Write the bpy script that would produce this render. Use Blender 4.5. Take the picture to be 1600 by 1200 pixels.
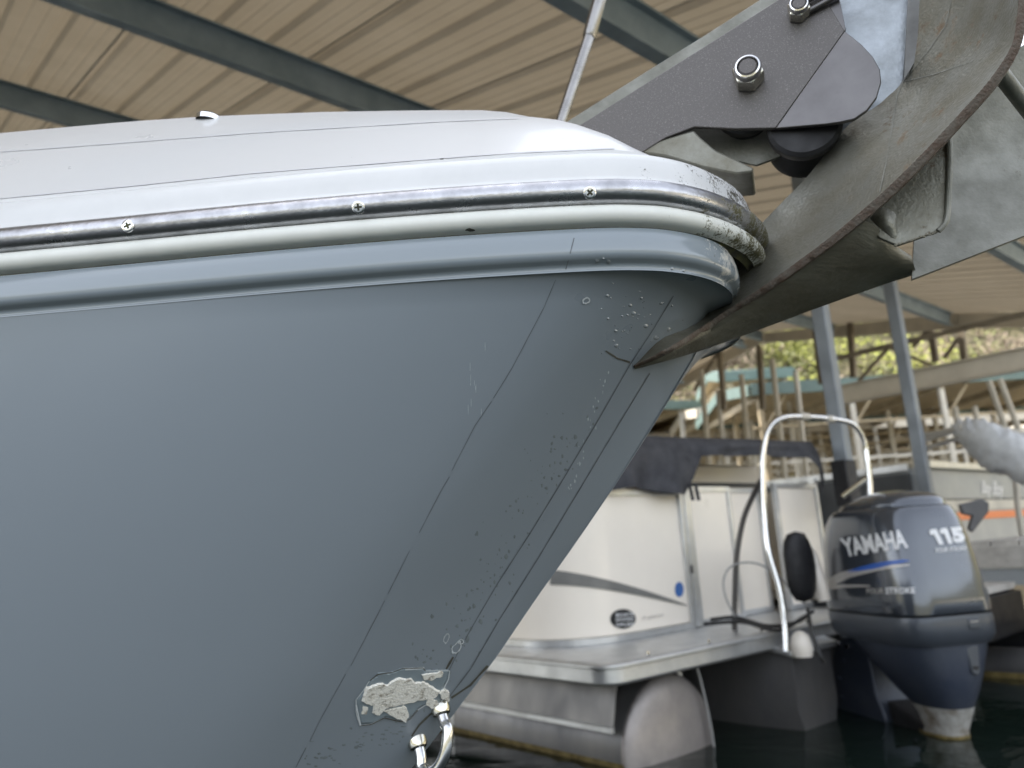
import bpy, bmesh, math, random
from mathutils import Vector, Matrix
from mathutils.bvhtree import BVHTree
random.seed(7)
R_ = math.radians
sc = bpy.context.scene
for o in list(bpy.data.objects): bpy.data.objects.remove(o)

# ------------------------------------------------------------------ camera
PITCH, ROLL, CAMH, FPX = R_(12.3), R_(3.7), 0.9, 1200.0
F = Vector((0, math.cos(PITCH), math.sin(PITCH)))
R0 = Vector((1, 0, 0)); U0 = Vector((0, -math.sin(PITCH), math.cos(PITCH)))
RR = R0*math.cos(ROLL) - U0*math.sin(ROLL)
UU = R0*math.sin(ROLL) + U0*math.cos(ROLL)
CC = Vector((0, 0, CAMH))
cam = bpy.data.cameras.new('camera'); co = bpy.data.objects.new('camera', cam)
sc.collection.objects.link(co); sc.camera = co
M = Matrix((RR, UU, -F)).transposed().to_4x4(); M.translation = CC
co.matrix_world = M
cam.sensor_width = 36; cam.lens = 27; cam.clip_start = 0.02; cam.clip_end = 2000
cam.dof.use_dof = True; cam.dof.focus_distance = 0.60; cam.dof.aperture_fstop = 7.4; cam.dof.aperture_blades = 0

# ------------------------------------------------------------------ light
SUN_EL, SUN_AZ = R_(56), R_(-62)      # azimuth measured from +Y towards +X
w = bpy.data.worlds.new('World'); sc.world = w; w.use_nodes = True
nt = w.node_tree; bg = nt.nodes['Background']
sky = nt.nodes.new('ShaderNodeTexSky'); sky.sky_type = 'NISHITA'; sky.sun_disc = False
sky.sun_elevation = SUN_EL; sky.sun_rotation = SUN_AZ; sky.dust_density = 2.0; sky.air_density = 1.0
hs_ = nt.nodes.new('ShaderNodeHueSaturation'); hs_.inputs['Saturation'].default_value = .32      # thin bright overcast veil
nt.links.new(sky.outputs[0], hs_.inputs['Color']); nt.links.new(hs_.outputs[0], bg.inputs[0]); bg.inputs[1].default_value = 0.15
sl = bpy.data.lights.new('sun', 'SUN'); so = bpy.data.objects.new('sun', sl); sc.collection.objects.link(so)
sl.energy = 3.2; sl.angle = R_(0.53); sl.color = (1, .93, .82)
sd = Vector((math.sin(SUN_AZ)*math.cos(SUN_EL), math.cos(SUN_AZ)*math.cos(SUN_EL), math.sin(SUN_EL)))
so.rotation_euler = sd.to_track_quat('Z', 'Y').to_euler(); so.location = sd*50
sc.view_settings.view_transform = 'Standard'; sc.view_settings.look = 'None'
sc.view_settings.gamma = 1; sc.view_settings.use_curve_mapping = False
sc.view_settings.exposure = 2.08

# ------------------------------------------------------------------ helpers
def ray(x, y): return F + RR*((x-800)/FPX) + UU*((600-y)/FPX)
def atY(x, y, Y): v = ray(x, y); return CC + v*(Y/v.y)
def atZ(x, y, z): v = ray(x, y); return CC + v*((z-CAMH)/v.z)
def onplane(x, y, P, n): v = ray(x, y); return CC + v*((P-CC).dot(n)/v.dot(n))
def interp(tab, x):
    if x <= tab[0][0]: return tab[0][1]
    for (a, b), (c, d) in zip(tab, tab[1:]):
        if x <= c: return b + (d-b)*(x-a)/(c-a)
    return tab[-1][1]

def mat(name, col, rough=.5, metal=0, var=0, vs=8, bump=0, bs=60, bd=.01, coat=0, col2=None, stretch=None, thr=None):
    """procedural principled: colour noise between col and col2, fine bump"""
    m = bpy.data.materials.new(name); m.use_nodes = True; t = m.node_tree; b = t.nodes['Principled BSDF']
    b.inputs['Roughness'].default_value = rough; b.inputs['Metallic'].default_value = metal
    b.inputs['Coat Weight'].default_value = coat; b.inputs['Coat Roughness'].default_value = .08
    tc = t.nodes.new('ShaderNodeTexCoord'); mp = t.nodes.new('ShaderNodeMapping')
    t.links.new(tc.outputs['Object'], mp.inputs[0])
    if stretch: mp.inputs['Scale'].default_value = stretch
    if col2 is None: col2 = tuple(c*(1-var) for c in col)
    n = t.nodes.new('ShaderNodeTexNoise'); n.inputs['Scale'].default_value = vs; n.inputs['Detail'].default_value = 6
    n.inputs['Roughness'].default_value = .65
    t.links.new(mp.outputs[0], n.inputs[0])
    r = t.nodes.new('ShaderNodeValToRGB'); lo, hi = thr or (.35, .68)
    r.color_ramp.elements[0].position = lo; r.color_ramp.elements[1].position = hi
    r.color_ramp.elements[0].color = (*col, 1); r.color_ramp.elements[1].color = (*col2, 1)
    t.links.new(n.outputs[0], r.inputs[0]); t.links.new(r.outputs[0], b.inputs['Base Color'])
    rr = t.nodes.new('ShaderNodeMapRange'); rr.inputs[1].default_value = .3; rr.inputs[2].default_value = .7
    rr.inputs[3].default_value = rough*.8; rr.inputs[4].default_value = min(1, rough*1.25)
    t.links.new(n.outputs[0], rr.inputs[0]); t.links.new(rr.outputs[0], b.inputs['Roughness'])
    if bump:
        n2 = t.nodes.new('ShaderNodeTexNoise'); n2.inputs['Scale'].default_value = bs; n2.inputs['Detail'].default_value = 4
        t.links.new(mp.outputs[0], n2.inputs[0])
        bp = t.nodes.new('ShaderNodeBump'); bp.inputs['Strength'].default_value = bump; bp.inputs['Distance'].default_value = bd
        t.links.new(n2.outputs[0], bp.inputs['Height']); t.links.new(bp.outputs[0], b.inputs['Normal'])
    m['ramp'] = r.name
    return m

def add_dirt(m, col, x0, x1, scale, density, direction=(1, 0, 0)):
    """algae / grime speckles that thicken along a world direction (a stain with its own place on the boat)"""
    t = m.node_tree; b = t.nodes['Principled BSDF']; old = b.inputs['Base Color'].links[0].from_socket
    g = t.nodes.new('ShaderNodeNewGeometry'); dp = t.nodes.new('ShaderNodeVectorMath'); dp.operation = 'DOT_PRODUCT'
    dp.inputs[1].default_value = direction; t.links.new(g.outputs['Position'], dp.inputs[0])
    mr = t.nodes.new('ShaderNodeMapRange'); mr.inputs[1].default_value = x0; mr.inputs[2].default_value = x1
    mr.inputs[3].default_value = 0; mr.inputs[4].default_value = density; t.links.new(dp.outputs['Value'], mr.inputs[0])
    n = t.nodes.new('ShaderNodeTexNoise'); n.inputs['Scale'].default_value = scale; n.inputs['Detail'].default_value = 8; n.inputs['Roughness'].default_value = .75
    t.links.new(g.outputs['Position'], n.inputs[0])
    nb = t.nodes.new('ShaderNodeTexNoise'); nb.inputs['Scale'].default_value = scale*.18; nb.inputs['Detail'].default_value = 3
    t.links.new(g.outputs['Position'], nb.inputs[0])
    ad = t.nodes.new('ShaderNodeMath'); ad.operation = 'ADD'; t.links.new(n.outputs[0], ad.inputs[0]); t.links.new(mr.outputs[0], ad.inputs[1])
    ad2 = t.nodes.new('ShaderNodeMath'); ad2.operation = 'MULTIPLY_ADD'; t.links.new(nb.outputs[0], ad2.inputs[0]); ad2.inputs[1].default_value = .6
    t.links.new(ad.outputs[0], ad2.inputs[2])
    m2 = t.nodes.new('ShaderNodeMapRange'); m2.inputs[1].default_value = 1.08; m2.inputs[2].default_value = 1.18
    t.links.new(ad2.outputs[0], m2.inputs[0])
    mx = t.nodes.new('ShaderNodeMix'); mx.data_type = 'RGBA'; t.links.new(m2.outputs[0], mx.inputs[0])
    t.links.new(old, mx.inputs[6]); mx.inputs[7].default_value = (*col, 1); t.links.new(mx.outputs[2], b.inputs['Base Color'])
    mm = b.inputs['Metallic'].default_value
    if mm > 0:
        iv = t.nodes.new('ShaderNodeMath'); iv.operation = 'MULTIPLY_ADD'; iv.inputs[1].default_value = -mm; iv.inputs[2].default_value = mm
        t.links.new(m2.outputs[0], iv.inputs[0]); t.links.new(iv.outputs[0], b.inputs['Metallic'])
    ro = b.inputs['Roughness'].links[0].from_socket
    mr2 = t.nodes.new('ShaderNodeMix'); mr2.data_type = 'FLOAT'; t.links.new(m2.outputs[0], mr2.inputs[0]); t.links.new(ro, mr2.inputs[2]); mr2.inputs[3].default_value = .85
    t.links.new(mr2.outputs[0], b.inputs['Roughness'])

def ob(name, verts, faces, m, parent=None, smooth=False, ang=35, bevel=0, **kw):
    me = bpy.data.meshes.new(name); me.from_pydata([tuple(v) for v in verts], [], faces); me.validate()
    bm = bmesh.new(); bm.from_mesh(me); bmesh.ops.recalc_face_normals(bm, faces=bm.faces); bm.to_mesh(me); bm.free()
    if m: me.materials.append(m)
    if smooth or bevel:
        me.polygons.foreach_set('use_smooth', [True]*len(me.polygons)); me.set_sharp_from_angle(angle=R_(ang))
    o = bpy.data.objects.new(name, me); sc.collection.objects.link(o)
    if bevel:
        b = o.modifiers.new('bevel', 'BEVEL'); b.width = bevel; b.segments = 2; b.limit_method = 'ANGLE'; b.angle_limit = R_(35)
    if parent: par(o, parent)
    for k, v in kw.items(): o[k] = v
    return o
def par(o, p):
    o.parent = p; o.matrix_parent_inverse = (abs_m(p)).inverted()
def abs_m(p):
    m = Matrix.LocRotScale(p.location, p.rotation_euler, p.scale)
    return (abs_m(p.parent) @ p.matrix_parent_inverse @ m) if p.parent else m
def thing(name, label, cat, loc, group=None):
    o = bpy.data.objects.new(name, None); sc.collection.objects.link(o); o.location = loc; o.empty_display_size = .1
    o['label'] = label; o['category'] = cat
    if group: o['group'] = group
    return o
def copy_tree(o, parent=None):
    c = o.copy(); sc.collection.objects.link(c); c.parent = parent
    for ch in list(o.children): copy_tree(ch, c)
    return c

class MB:
    def __init__(s): s.v = []; s.f = []
    def add(s, v, f):
        n = len(s.v); s.v += [Vector(p) for p in v]; s.f += [tuple(i+n for i in q) for q in f]; return s
    def box(s, c, a, b, d):
        """centre and three half-vectors"""
        c = Vector(c); a = Vector(a); b = Vector(b); d = Vector(d)
        v = [c+a*i+b*j+d*k for i in (-1, 1) for j in (-1, 1) for k in (-1, 1)]
        return s.add(v, [(0,1,3,2),(4,6,7,5),(0,4,5,1),(2,3,7,6),(0,2,6,4),(1,5,7,3)])
    def bar(s, p, q, wd, h, up=Vector((0,0,1))):
        p = Vector(p); q = Vector(q); d = q-p; sd_ = d.cross(up).normalized(); u = sd_.cross(d).normalized()
        return s.box((p+q)/2, d/2, sd_*wd/2, u*h/2)
    def tube(s, pts, r, n=12, cap=True):
        pts = [Vector(p) for p in pts]; rr_ = r if isinstance(r, (list, tuple)) else [r]*len(pts)
        base = len(s.v); up = None
        for i, p in enumerate(pts):
            t = (pts[min(i+1, len(pts)-1)] - pts[max(i-1, 0)]).normalized()
            if up is None:
                up = t.orthogonal().normalized()
            up = (up - t*up.dot(t)).normalized(); sd_ = t.cross(up)
            for k in range(n):
                a = 2*math.pi*k/n; s.v.append(p + (up*math.cos(a)+sd_*math.sin(a))*rr_[i])
        for i in range(len(pts)-1):
            for k in range(n):
                a = base+i*n+k; b = base+i*n+(k+1)%n; s.f.append((a, b, b+n, a+n))
        if cap:
            s.f.append(tuple(base+k for k in reversed(range(n)))); s.f.append(tuple(base+(len(pts)-1)*n+k for k in range(n)))
        return s
    def prism(s, poly, off):
        """polygon (3D, roughly planar) extruded by vector off"""
        n = len(poly); off = Vector(off); v = [Vector(p) for p in poly]; v += [p+off for p in v]
        f = [tuple(range(n)), tuple(reversed(range(n, 2*n)))] + [(i, (i+1)%n, n+(i+1)%n, n+i) for i in range(n)]
        return s.add(v, f)
    def grid(s, rows, closed=False):
        n = len(rows[0]); v = [p for r in rows for p in r]; f = []
        for i in range(len(rows)-1):
            for j in range(n if closed else n-1):
                k = (j+1) % n; f.append((i*n+j, i*n+k, (i+1)*n+k, (i+1)*n+j))
        return s.add(v, f)
    def lathe(s, c, ax, prof, n=24):
        """prof: (distance along axis, radius)"""
        c = Vector(c); ax = Vector(ax).normalized(); u = ax.orthogonal().normalized(); w_ = ax.cross(u)
        rows = [[c+ax*d+(u*math.cos(2*math.pi*k/n)+w_*math.sin(2*math.pi*k/n))*max(r, 1e-5) for k in range(n)] for d, r in prof]
        return s.grid(rows, True)
    def build(s, name, m, parent=None, **kw): return ob(name, s.v, s.f, m, parent, **kw)

def smooth_path(pts, k=6):
    pts = [Vector(p) for p in pts]; out = []
    P = [pts[0]*2-pts[1]] + pts + [pts[-1]*2-pts[-2]]
    for i in range(1, len(P)-2):
        for j in range(k):
            t = j/k; a, b, c, d = P[i-1:i+3]
            out.append(.5*((2*b) + (c-a)*t + (2*a-5*b+4*c-d)*t*t + (3*b-a-3*c+d)*t**3))
    out.append(pts[-1]); return out

def bvh_of(objs):
    v = []; f = []
    for o in objs:
        n = len(v); v += [o.matrix_world @ q.co if False else q.co.copy() for q in o.data.vertices]; f += [tuple(i+n for i in p.vertices) for p in o.data.polygons]
    return BVHTree.FromPolygons(v, f)
def hit(bvh, x, y, lift=0.0):
    h = bvh.ray_cast(CC, ray(x, y).normalized())
    if h[0] is None: return None
    n = h[1] if h[1].dot(ray(x, y)) < 0 else -h[1]
    return h[0] + n*lift

def text_mesh(s, bold=0.0, shear=0.0):
    cu = bpy.data.curves.new('t', 'FONT'); cu.body = s; cu.offset = bold; cu.shear = shear; cu.resolution_u = 3
    o = bpy.data.objects.new('t', cu); sc.collection.objects.link(o)
    dg = bpy.context.evaluated_depsgraph_get(); me = bpy.data.meshes.new_from_object(o.evaluated_get(dg))
    bm = bmesh.new(); bm.from_mesh(me); bmesh.ops.triangulate(bm, faces=bm.faces)
    bmesh.ops.subdivide_edges(bm, edges=[e for e in bm.edges if e.calc_length() > .35], cuts=2, use_grid_fill=False); bmesh.ops.triangulate(bm, faces=bm.faces)
    v = [q.co.copy() for q in bm.verts]; bm.verts.index_update(); f = [tuple(q.index for q in p.verts) for p in bm.faces]
    bm.free(); bpy.data.objects.remove(o); bpy.data.curves.remove(cu)
    x0 = min(q.x for q in v); x1 = max(q.x for q in v); y0 = min(q.y for q in v); y1 = max(q.y for q in v)
    return [((q.x-x0)/(x1-x0), (q.y-y0)/(y1-y0)) for q in v], f
def quadmap(c, u, v):
    """c: bottom-left, bottom-right, top-right, top-left"""
    bl, br, tr, tl = c; return (bl[0]*(1-u)*(1-v)+br[0]*u*(1-v)+tr[0]*u*v+tl[0]*(1-u)*v, bl[1]*(1-u)*(1-v)+br[1]*u*(1-v)+tr[1]*u*v+tl[1]*(1-u)*v)
def decal_text(s, corners, bvh, m, parent, name, bold=0, shear=0, lift=.004, **kw):
    uv, f = text_mesh(s, bold, shear); v = [hit(bvh, *quadmap(corners, a, b), lift) for a, b in uv]
    f = [q for q in f if all(v[i] is not None for i in q)]; v = [q or Vector((0, 0, 0)) for q in v]
    return ob(name, v, f, m, parent, **kw)
def decal_strip(pts, bvh, m, parent, name, lift=.0012, **kw):
    """pts: list of (x,y,x2,y2) rungs in the picture laid on the surface"""
    v = []; f = []
    for a, b, c, d in pts:
        p = hit(bvh, a, b, lift); q = hit(bvh, c, d, lift)
        if p is None or q is None: continue
        v += [p, q]
    f = [(2*i, 2*i+1, 2*i+3, 2*i+2) for i in range(len(v)//2-1)]
    return ob(name, v, f, m, parent, **kw)
def decal_line(pts, wd, bvh, m, parent, name, lift=.0005, step=10, **kw):
    dense = []
    for (a, b), (c, d) in zip(pts, pts[1:]):
        n = max(1, int(math.hypot(c-a, d-b)/step))
        for k in range(n): dense.append((a+(c-a)*k/n, b+(d-b)*k/n))
    dense.append(pts[-1]); r = []
    for i, (x, y) in enumerate(dense):
        p = dense[max(i-1, 0)]; q = dense[min(i+1, len(dense)-1)]; L = math.hypot(q[0]-p[0], q[1]-p[1]) or 1
        nx, ny = -(q[1]-p[1])/L, (q[0]-p[0])/L; w_ = wd*(.7+.6*random.random())/2
        r.append((x+nx*w_, y+ny*w_, x-nx*w_, y-ny*w_))
    return decal_strip(r, bvh, m, parent, name, lift, **kw)
def decal_blob(x, y, rx, ry, bvh, m, parent, name, lift=.0006, n=12, jag=.25, dome=0, into=None, **kw):
    c = hit(bvh, x, y, lift+dome); v = [c]; f = []
    if c is None: return None
    for k in range(n):
        a = 2*math.pi*k/n; j = 1+random.uniform(-jag, jag); p = hit(bvh, x+rx*j*math.cos(a), y+ry*j*math.sin(a), lift*.3)
        if p is None: return None
        v.append(p)
    f = [(0, k+1, (k+1) % n+1) for k in range(n)]
    if into is not None: into.add(v, f); return None
    return ob(name, v, f, m, parent, smooth=True, ang=80, **kw)

# ------------------------------------------------------------------ materials
M_hull = mat('grey_hull_paint', (.245, .280, .312), .30, var=.03, vs=2, coat=.5, bump=.07, bs=3.2, thr=(.1, .9))
M_white = mat('white_gelcoat', (.62, .62, .615), .32, var=.03, vs=5, coat=.25)
M_band = mat('white_gunwale_gelcoat', (.66, .665, .665), .35, var=.05, vs=30, coat=.2)
add_dirt_hull = 1
M_rail = mat('polished_rail_metal', (.50, .50, .52), .30, 1, var=.4, vs=40, bump=.05, bs=250)
M_vinyl = mat('white_vinyl_strip', (.78, .79, .74), .42, var=.06, vs=40)
add_dirt(M_hull, (.36, .38, .39), -.02, .25, 330, .16)
add_dirt(M_band, (.06, .052, .035), .08, .235, 380, .40)
add_dirt(M_rail, (.12, .11, .055), .09, .235, 420, .39)
add_dirt(M_vinyl, (.13, .12, .06), .09, .235, 420, .39)
add_dirt(M_white, (.25, .23, .2), -1.5, .5, 260, .06)
M_gap = mat('dark_joint_sealant', (.015, .014, .012), .7, var=.4, vs=90, col2=(.09, .09, .03))
M_flange = mat('grey_hull_flange', (.24, .28, .31), .2, var=.03, vs=5, coat=.5, thr=(.1, .9))
add_dirt(M_flange, (.62, .60, .54), .13, .26, 60, .42)
M_galv = mat('galvanised_steel', (.23, .23, .20), .46, .6, vs=22, col2=(.15, .14, .105), bump=.35, bs=350, bd=.0015)
M_galv3 = mat('lit_shank_galvanising', (.36, .39, .42), .42, .6, vs=30, col2=(.24, .26, .27), bump=.3, bs=350, bd=.0015)  # bluish light on the shank put into a paler copy of the galvanising
M_galv2 = mat('bright_galvanised_steel', (.25, .25, .22), .5, .3, vs=30, col2=(.165, .165, .14), bump=.3, bs=350, bd=.0015)
add_dirt(M_galv, (.125, .09, .055), .0, .40, 80, .22)
add_dirt(M_galv2, (.13, .115, .085), .0, .5, 150, .13)
M_scuff = mat('scuffed_galvanised_steel', (.27, .26, .21), .5, .4, vs=26, col2=(.15, .135, .10), bump=.22, bs=230, bd=.003, stretch=(.5, .5, 2.6))
M_rust = mat('rusty_edge', (.095, .06, .042), .75, .3, vs=70, col2=(.17, .155, .13), bump=.5, bs=420, bd=.003)
M_steel = mat('brushed_bracket_steel', (.105, .098, .094), .42, .7, vs=800, col2=(.25, .237, .225), bump=.4, bs=900, bd=.0008, thr=(.55, .72))
M_steel2 = mat('polished_bracket_steel', (.105, .10, .10), .36, .85, vs=12, col2=(.16, .155, .155))
M_zinc = mat('zinc_nut_metal', (.72, .70, .62), .22, 1, var=.35, vs=60)
M_black = mat('black_rubber', (.010, .010, .012), .6, var=.4, vs=30, bump=.2, bs=300, bd=.001)
M_chrome = mat('stainless_tube', (.70, .70, .70), .16, 1, var=.15, vs=20)
M_tubed = mat('dull_stainless_tube', (.30, .29, .28), .25, .95, var=.3, vs=25)
M_seam = mat('seam_line', (.125, .14, .155), .6, var=.3, vs=50)
M_chip = mat('bare_filler', (.80, .78, .71), .8, var=.3, vs=140, col2=(.28, .25, .20), bump=.6, bs=420, bd=.002, thr=(.52, .66))
M_lip = mat('chipped_paint_lip', (.62, .66, .68), .4, var=.2, vs=80)
M_grime = mat('brown_grime', (.10, .095, .075), .8, var=.4, vs=80)
M_drop = mat('water_bead', (.34, .37, .39), .08, .2, var=.2, vs=60, coat=1)
M_roof = mat('tan_roof_sheet', (.42, .40, .365), .6, .05, vs=1.2, col2=(.34, .325, .30), bump=.05, bs=30)
def translucent(m, f, tint):
    t = m.node_tree; b = t.nodes['Principled BSDF']; out = t.nodes['Material Output']; tr = t.nodes.new('ShaderNodeBsdfTranslucent'); tr.inputs[0].default_value = (*tint, 1)
    mx = t.nodes.new('ShaderNodeMixShader'); mx.inputs[0].default_value = f
    t.links.new(b.outputs[0], mx.inputs[1]); t.links.new(tr.outputs[0], mx.inputs[2]); t.links.new(mx.outputs[0], out.inputs[0])
translucent(M_roof, .06, (.62, .50, .34))  # light let through the metal sheets, added to brighten their underside
M_farroof = mat('far_sunlit_tan_sheet', (.62, .52, .34), .6, vs=1.5, var=.2)  # sunlit glow of the far roofs put into colour and translucency
translucent(M_farroof, .35, (.75, .60, .36))
M_fbrown = mat('far_sunlit_tan_steel', (.38, .31, .20), .7, vs=3, var=.3)  # lighter copy of the brown steel, sunlight put into its colour
M_beam = mat('blue_grey_painted_steel', (.27, .34, .40), .5, .1, vs=4, col2=(.20, .26, .30), bump=.1, bs=50)
M_beige = mat('beige_steel_girder', (.58, .53, .44), .55, .1, vs=3, var=.2)
M_col = mat('grey_dock_column_paint', (.20, .225, .25), .45, .2, vs=5, var=.2)
M_brown = mat('brown_weathered_steel', (.21, .175, .125), .7, .2, vs=5, var=.3)
M_teal = mat('teal_roof_paint', (.11, .165, .15), .55, var=.25, vs=1.5)
M_wpost = mat('white_post_paint', (.56, .53, .46), .5, var=.2, vs=4)
M_panel = mat('cream_fence_panel', (.86, .80, .71), .32, var=.05, vs=3, coat=.2)
M_alu = mat('mill_aluminium', (.62, .63, .63), .38, .75, var=.2, vs=9, bump=.06, bs=60)
M_tube = mat('pontoon_aluminium', (.20, .195, .19), .45, .6, vs=3.5, col2=(.14, .14, .145), bump=.08, bs=20, stretch=(1, 1, .4))
M_scum = mat('waterline_scum', (.20, .15, .05), .8, var=.6, vs=20, bump=.4, bs=60)
M_cover = mat('charcoal_canvas', (.05, .052, .062), .85, var=.35, vs=9, bump=.5, bs=18)
M_cowl = mat('metallic_blue_grey_cowling', (.060, .070, .086), .2, .45, var=.08, vs=6, coat=.9)
M_cowl2 = mat('satin_blue_grey_cowling', (.056, .066, .082), .38, .3, var=.15, vs=6, coat=.2)
M_mid = mat('dark_blue_grey_casting', (.035, .045, .07), .42, .3, vs=5, col2=(.06, .07, .09), bump=.12, bs=30)
M_worn = mat('worn_white_casting', (.50, .50, .48), .6, .2, vs=12, col2=(.17, .14, .10), bump=.4, bs=50)
M_decw = mat('silver_white_print', (.72, .73, .74), .4, var=.05)
M_decb = mat('blue_print', (.02, .10, .42), .35, var=.05)
M_decs = mat('silver_print', (.50, .48, .45), .35, .3, var=.1)
M_orange = mat('orange_stripe_print', (.75, .17, .03), .4, var=.1)
M_boatg = mat('grey_boat_panel', (.29, .31, .32), .4, var=.12, vs=3, coat=.1)
M_boatd = mat('dark_grey_boat_panel', (.045, .05, .055), .5, var=.2, vs=3)
M_tarp = mat('silver_grey_tarp', (.62, .64, .66), .6, var=.35, vs=7, bump=.5, bs=9)
M_wood = mat('weathered_dock_board', (.50, .48, .44), .8, vs=12, col2=(.36, .34, .31), bump=.3, bs=40)
M_tan = mat('tan_dock_fascia', (.50, .40, .26), .6, var=.12, vs=4)
M_float = mat('black_dock_float', (.012, .013, .016), .4, var=.4, vs=6)
M_hose = mat('black_cable', (.02, .02, .02), .5, var=.2)
M_cable = mat('grey_cable', (.35, .35, .34), .5, var=.2)

# ------------------------------------------------------------------ marina frame (directions read from the roof)
AZ = R_(48.6)
E1 = Vector((math.sin(AZ), math.cos(AZ), 0)); E2h = Vector((-E1.y, E1.x, 0)); RS = R_(14.2)
Z = Vector((0, 0, 1)); E2 = (E2h*math.cos(RS) + Z*math.sin(RS)); RN = E1.cross(E2)
ROOFZ = 3.0
def RP(s, t, dz=0): return Vector((0, 0, ROOFZ)) + E1*s + E2*t + RN*dz
RIDGE = 8.6
def RP2(s, t, dz=0):        # far slope beyond the ridge
    E2b = E2h*math.cos(RS) - Z*math.sin(RS)
    return RP(s, RIDGE) + E2b*(t-RIDGE) + E2b.cross(E1)*(-dz if False else 0) + E1.cross(E2b)*dz

# ------------------------------------------------------------------ setting: water, hills
def water():
    me_rows = []
    ob_ = MB()
    S = 900
    ob_.add([(-S, -S, 0), (S, -S, 0), (S, S, 0), (-S, S, 0)], [(0, 1, 2, 3)])
    m = bpy.data.materials.new('lake_water'); m.use_nodes = True; t = m.node_tree; b = t.nodes['Principled BSDF']
    b.inputs['Base Color'].default_value = (.008, .014, .011, 1); b.inputs['Roughness'].default_value = .03; b.inputs['IOR'].default_value = 1.33
    g = t.nodes.new('ShaderNodeNewGeometry'); n = t.nodes.new('ShaderNodeTexNoise'); n.inputs['Scale'].default_value = 3.2; n.inputs['Detail'].default_value = 3
    n.inputs['Distortion'].default_value = .4
    bp = t.nodes.new('ShaderNodeBump'); bp.inputs['Strength'].default_value = .35; bp.inputs['Distance'].default_value = .035
    t.links.new(g.outputs['Position'], n.inputs[0]); t.links.new(n.outputs[0], bp.inputs['Height']); t.links.new(bp.outputs[0], b.inputs['Normal'])
    ob_.build('water', m, kind='structure')
water()
from mathutils import noise
def hill_h(x, y):
    r = math.hypot(x, y); a = math.atan2(x, y)
    front = .5+.5*math.cos(a-R_(25))
    k = max(0, min(1, (r-70)/150)); k = k*k*(3-2*k)
    return -2 + k*(26+62*front**2) * (.8+.35*noise.noise((x/70, y/70, 3))) + (2.2*noise.noise((x/14, y/14, 0)) if k > 0 else 0)
def hills():
    rows = []
    for i in range(30):
        r = 60 + 16*i*(1+i*.02)
        rows.append([Vector((r*math.sin(2*math.pi*k/120), r*math.cos(2*math.pi*k/120), hill_h(r*math.sin(2*math.pi*k/120), r*math.cos(2*math.pi*k/120)))) for k in range(120)])
    m = mat('wooded_hillside', (.10, .085, .05), .9, vs=.12, col2=(.14, .13, .05), bump=1, bs=.5)
    MB().grid(rows, True).build('hills', m, smooth=True, ang=180, kind='structure')
    cols = [('spring_green_leaves', (.26, .28, .05)), ('olive_leaves', (.13, .14, .045)), ('bare_brown_twigs', (.17, .13, .09))]
    ms = [mat(n, c, .8, var=.35, vs=.4) for n, c in cols]
    bs = [MB(), MB(), MB()]
    for i in range(2600):
        a = R_(random.uniform(-12, 62)); r = random.uniform(95, 260); x, y = r*math.sin(a), r*math.cos(a); h = hill_h(x, y)
        cl = noise.noise((x/22, y/22, 9)); k = 0 if cl > .05 else (2 if cl < -.12 or random.random() < .4 else 1)
        R = random.uniform(2.2, 4.2); c = Vector((x, y, h+R*1.3))
        for j in range(80):
            d = Vector((random.gauss(0, 1), random.gauss(0, 1), random.gauss(0, 1))).normalized()*R*random.uniform(.45, 1.0); d.z *= 1.25
            s_ = random.uniform(.16, .42); u = Vector((random.gauss(0, 1), random.gauss(0, 1), random.gauss(0, 1))).normalized(); w_ = u.orthogonal().normalized()
            bs[k].add([c+d+u*s_, c+d+w_*s_, c+d-u*s_, c+d-w_*s_], [(0, 1, 2, 3)])
    for b, m_, n in zip(bs, ms, ['fresh_green_woodland', 'olive_woodland', 'bare_woodland']):
        o = b.build(n, m_, kind='stuff', label={'fresh_green_woodland': 'fresh yellow green spring trees on the hillside beyond the marina', 'olive_woodland': 'olive green trees on the hillside beyond the marina', 'bare_woodland': 'bare brown trees on the hillside beyond the marina'}[n], category='woodland')
hills()
sh_ = []  # unseen pale bank, added to bounce sunlight up under the roof
for i in range(9):
    r = (8, 11, 15, 21, 28, 38, 50, 60, 75)[i]; sh_.append([Vector((r*math.sin(R_(52+6*k)), r*math.cos(R_(46+5.5*k)), -.15+.5*min(1, i*.5)+.1*noise.noise((r*.3, k*.7, 2))+.03*i)) for k in range(14)])
MB().grid(sh_).build('bounce_bank', mat('pale_bounce_gravel', (.55, .50, .41), .9, vs=3, col2=(.42, .38, .30), bump=.6, bs=8), smooth=True, ang=180, kind='structure')

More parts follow.
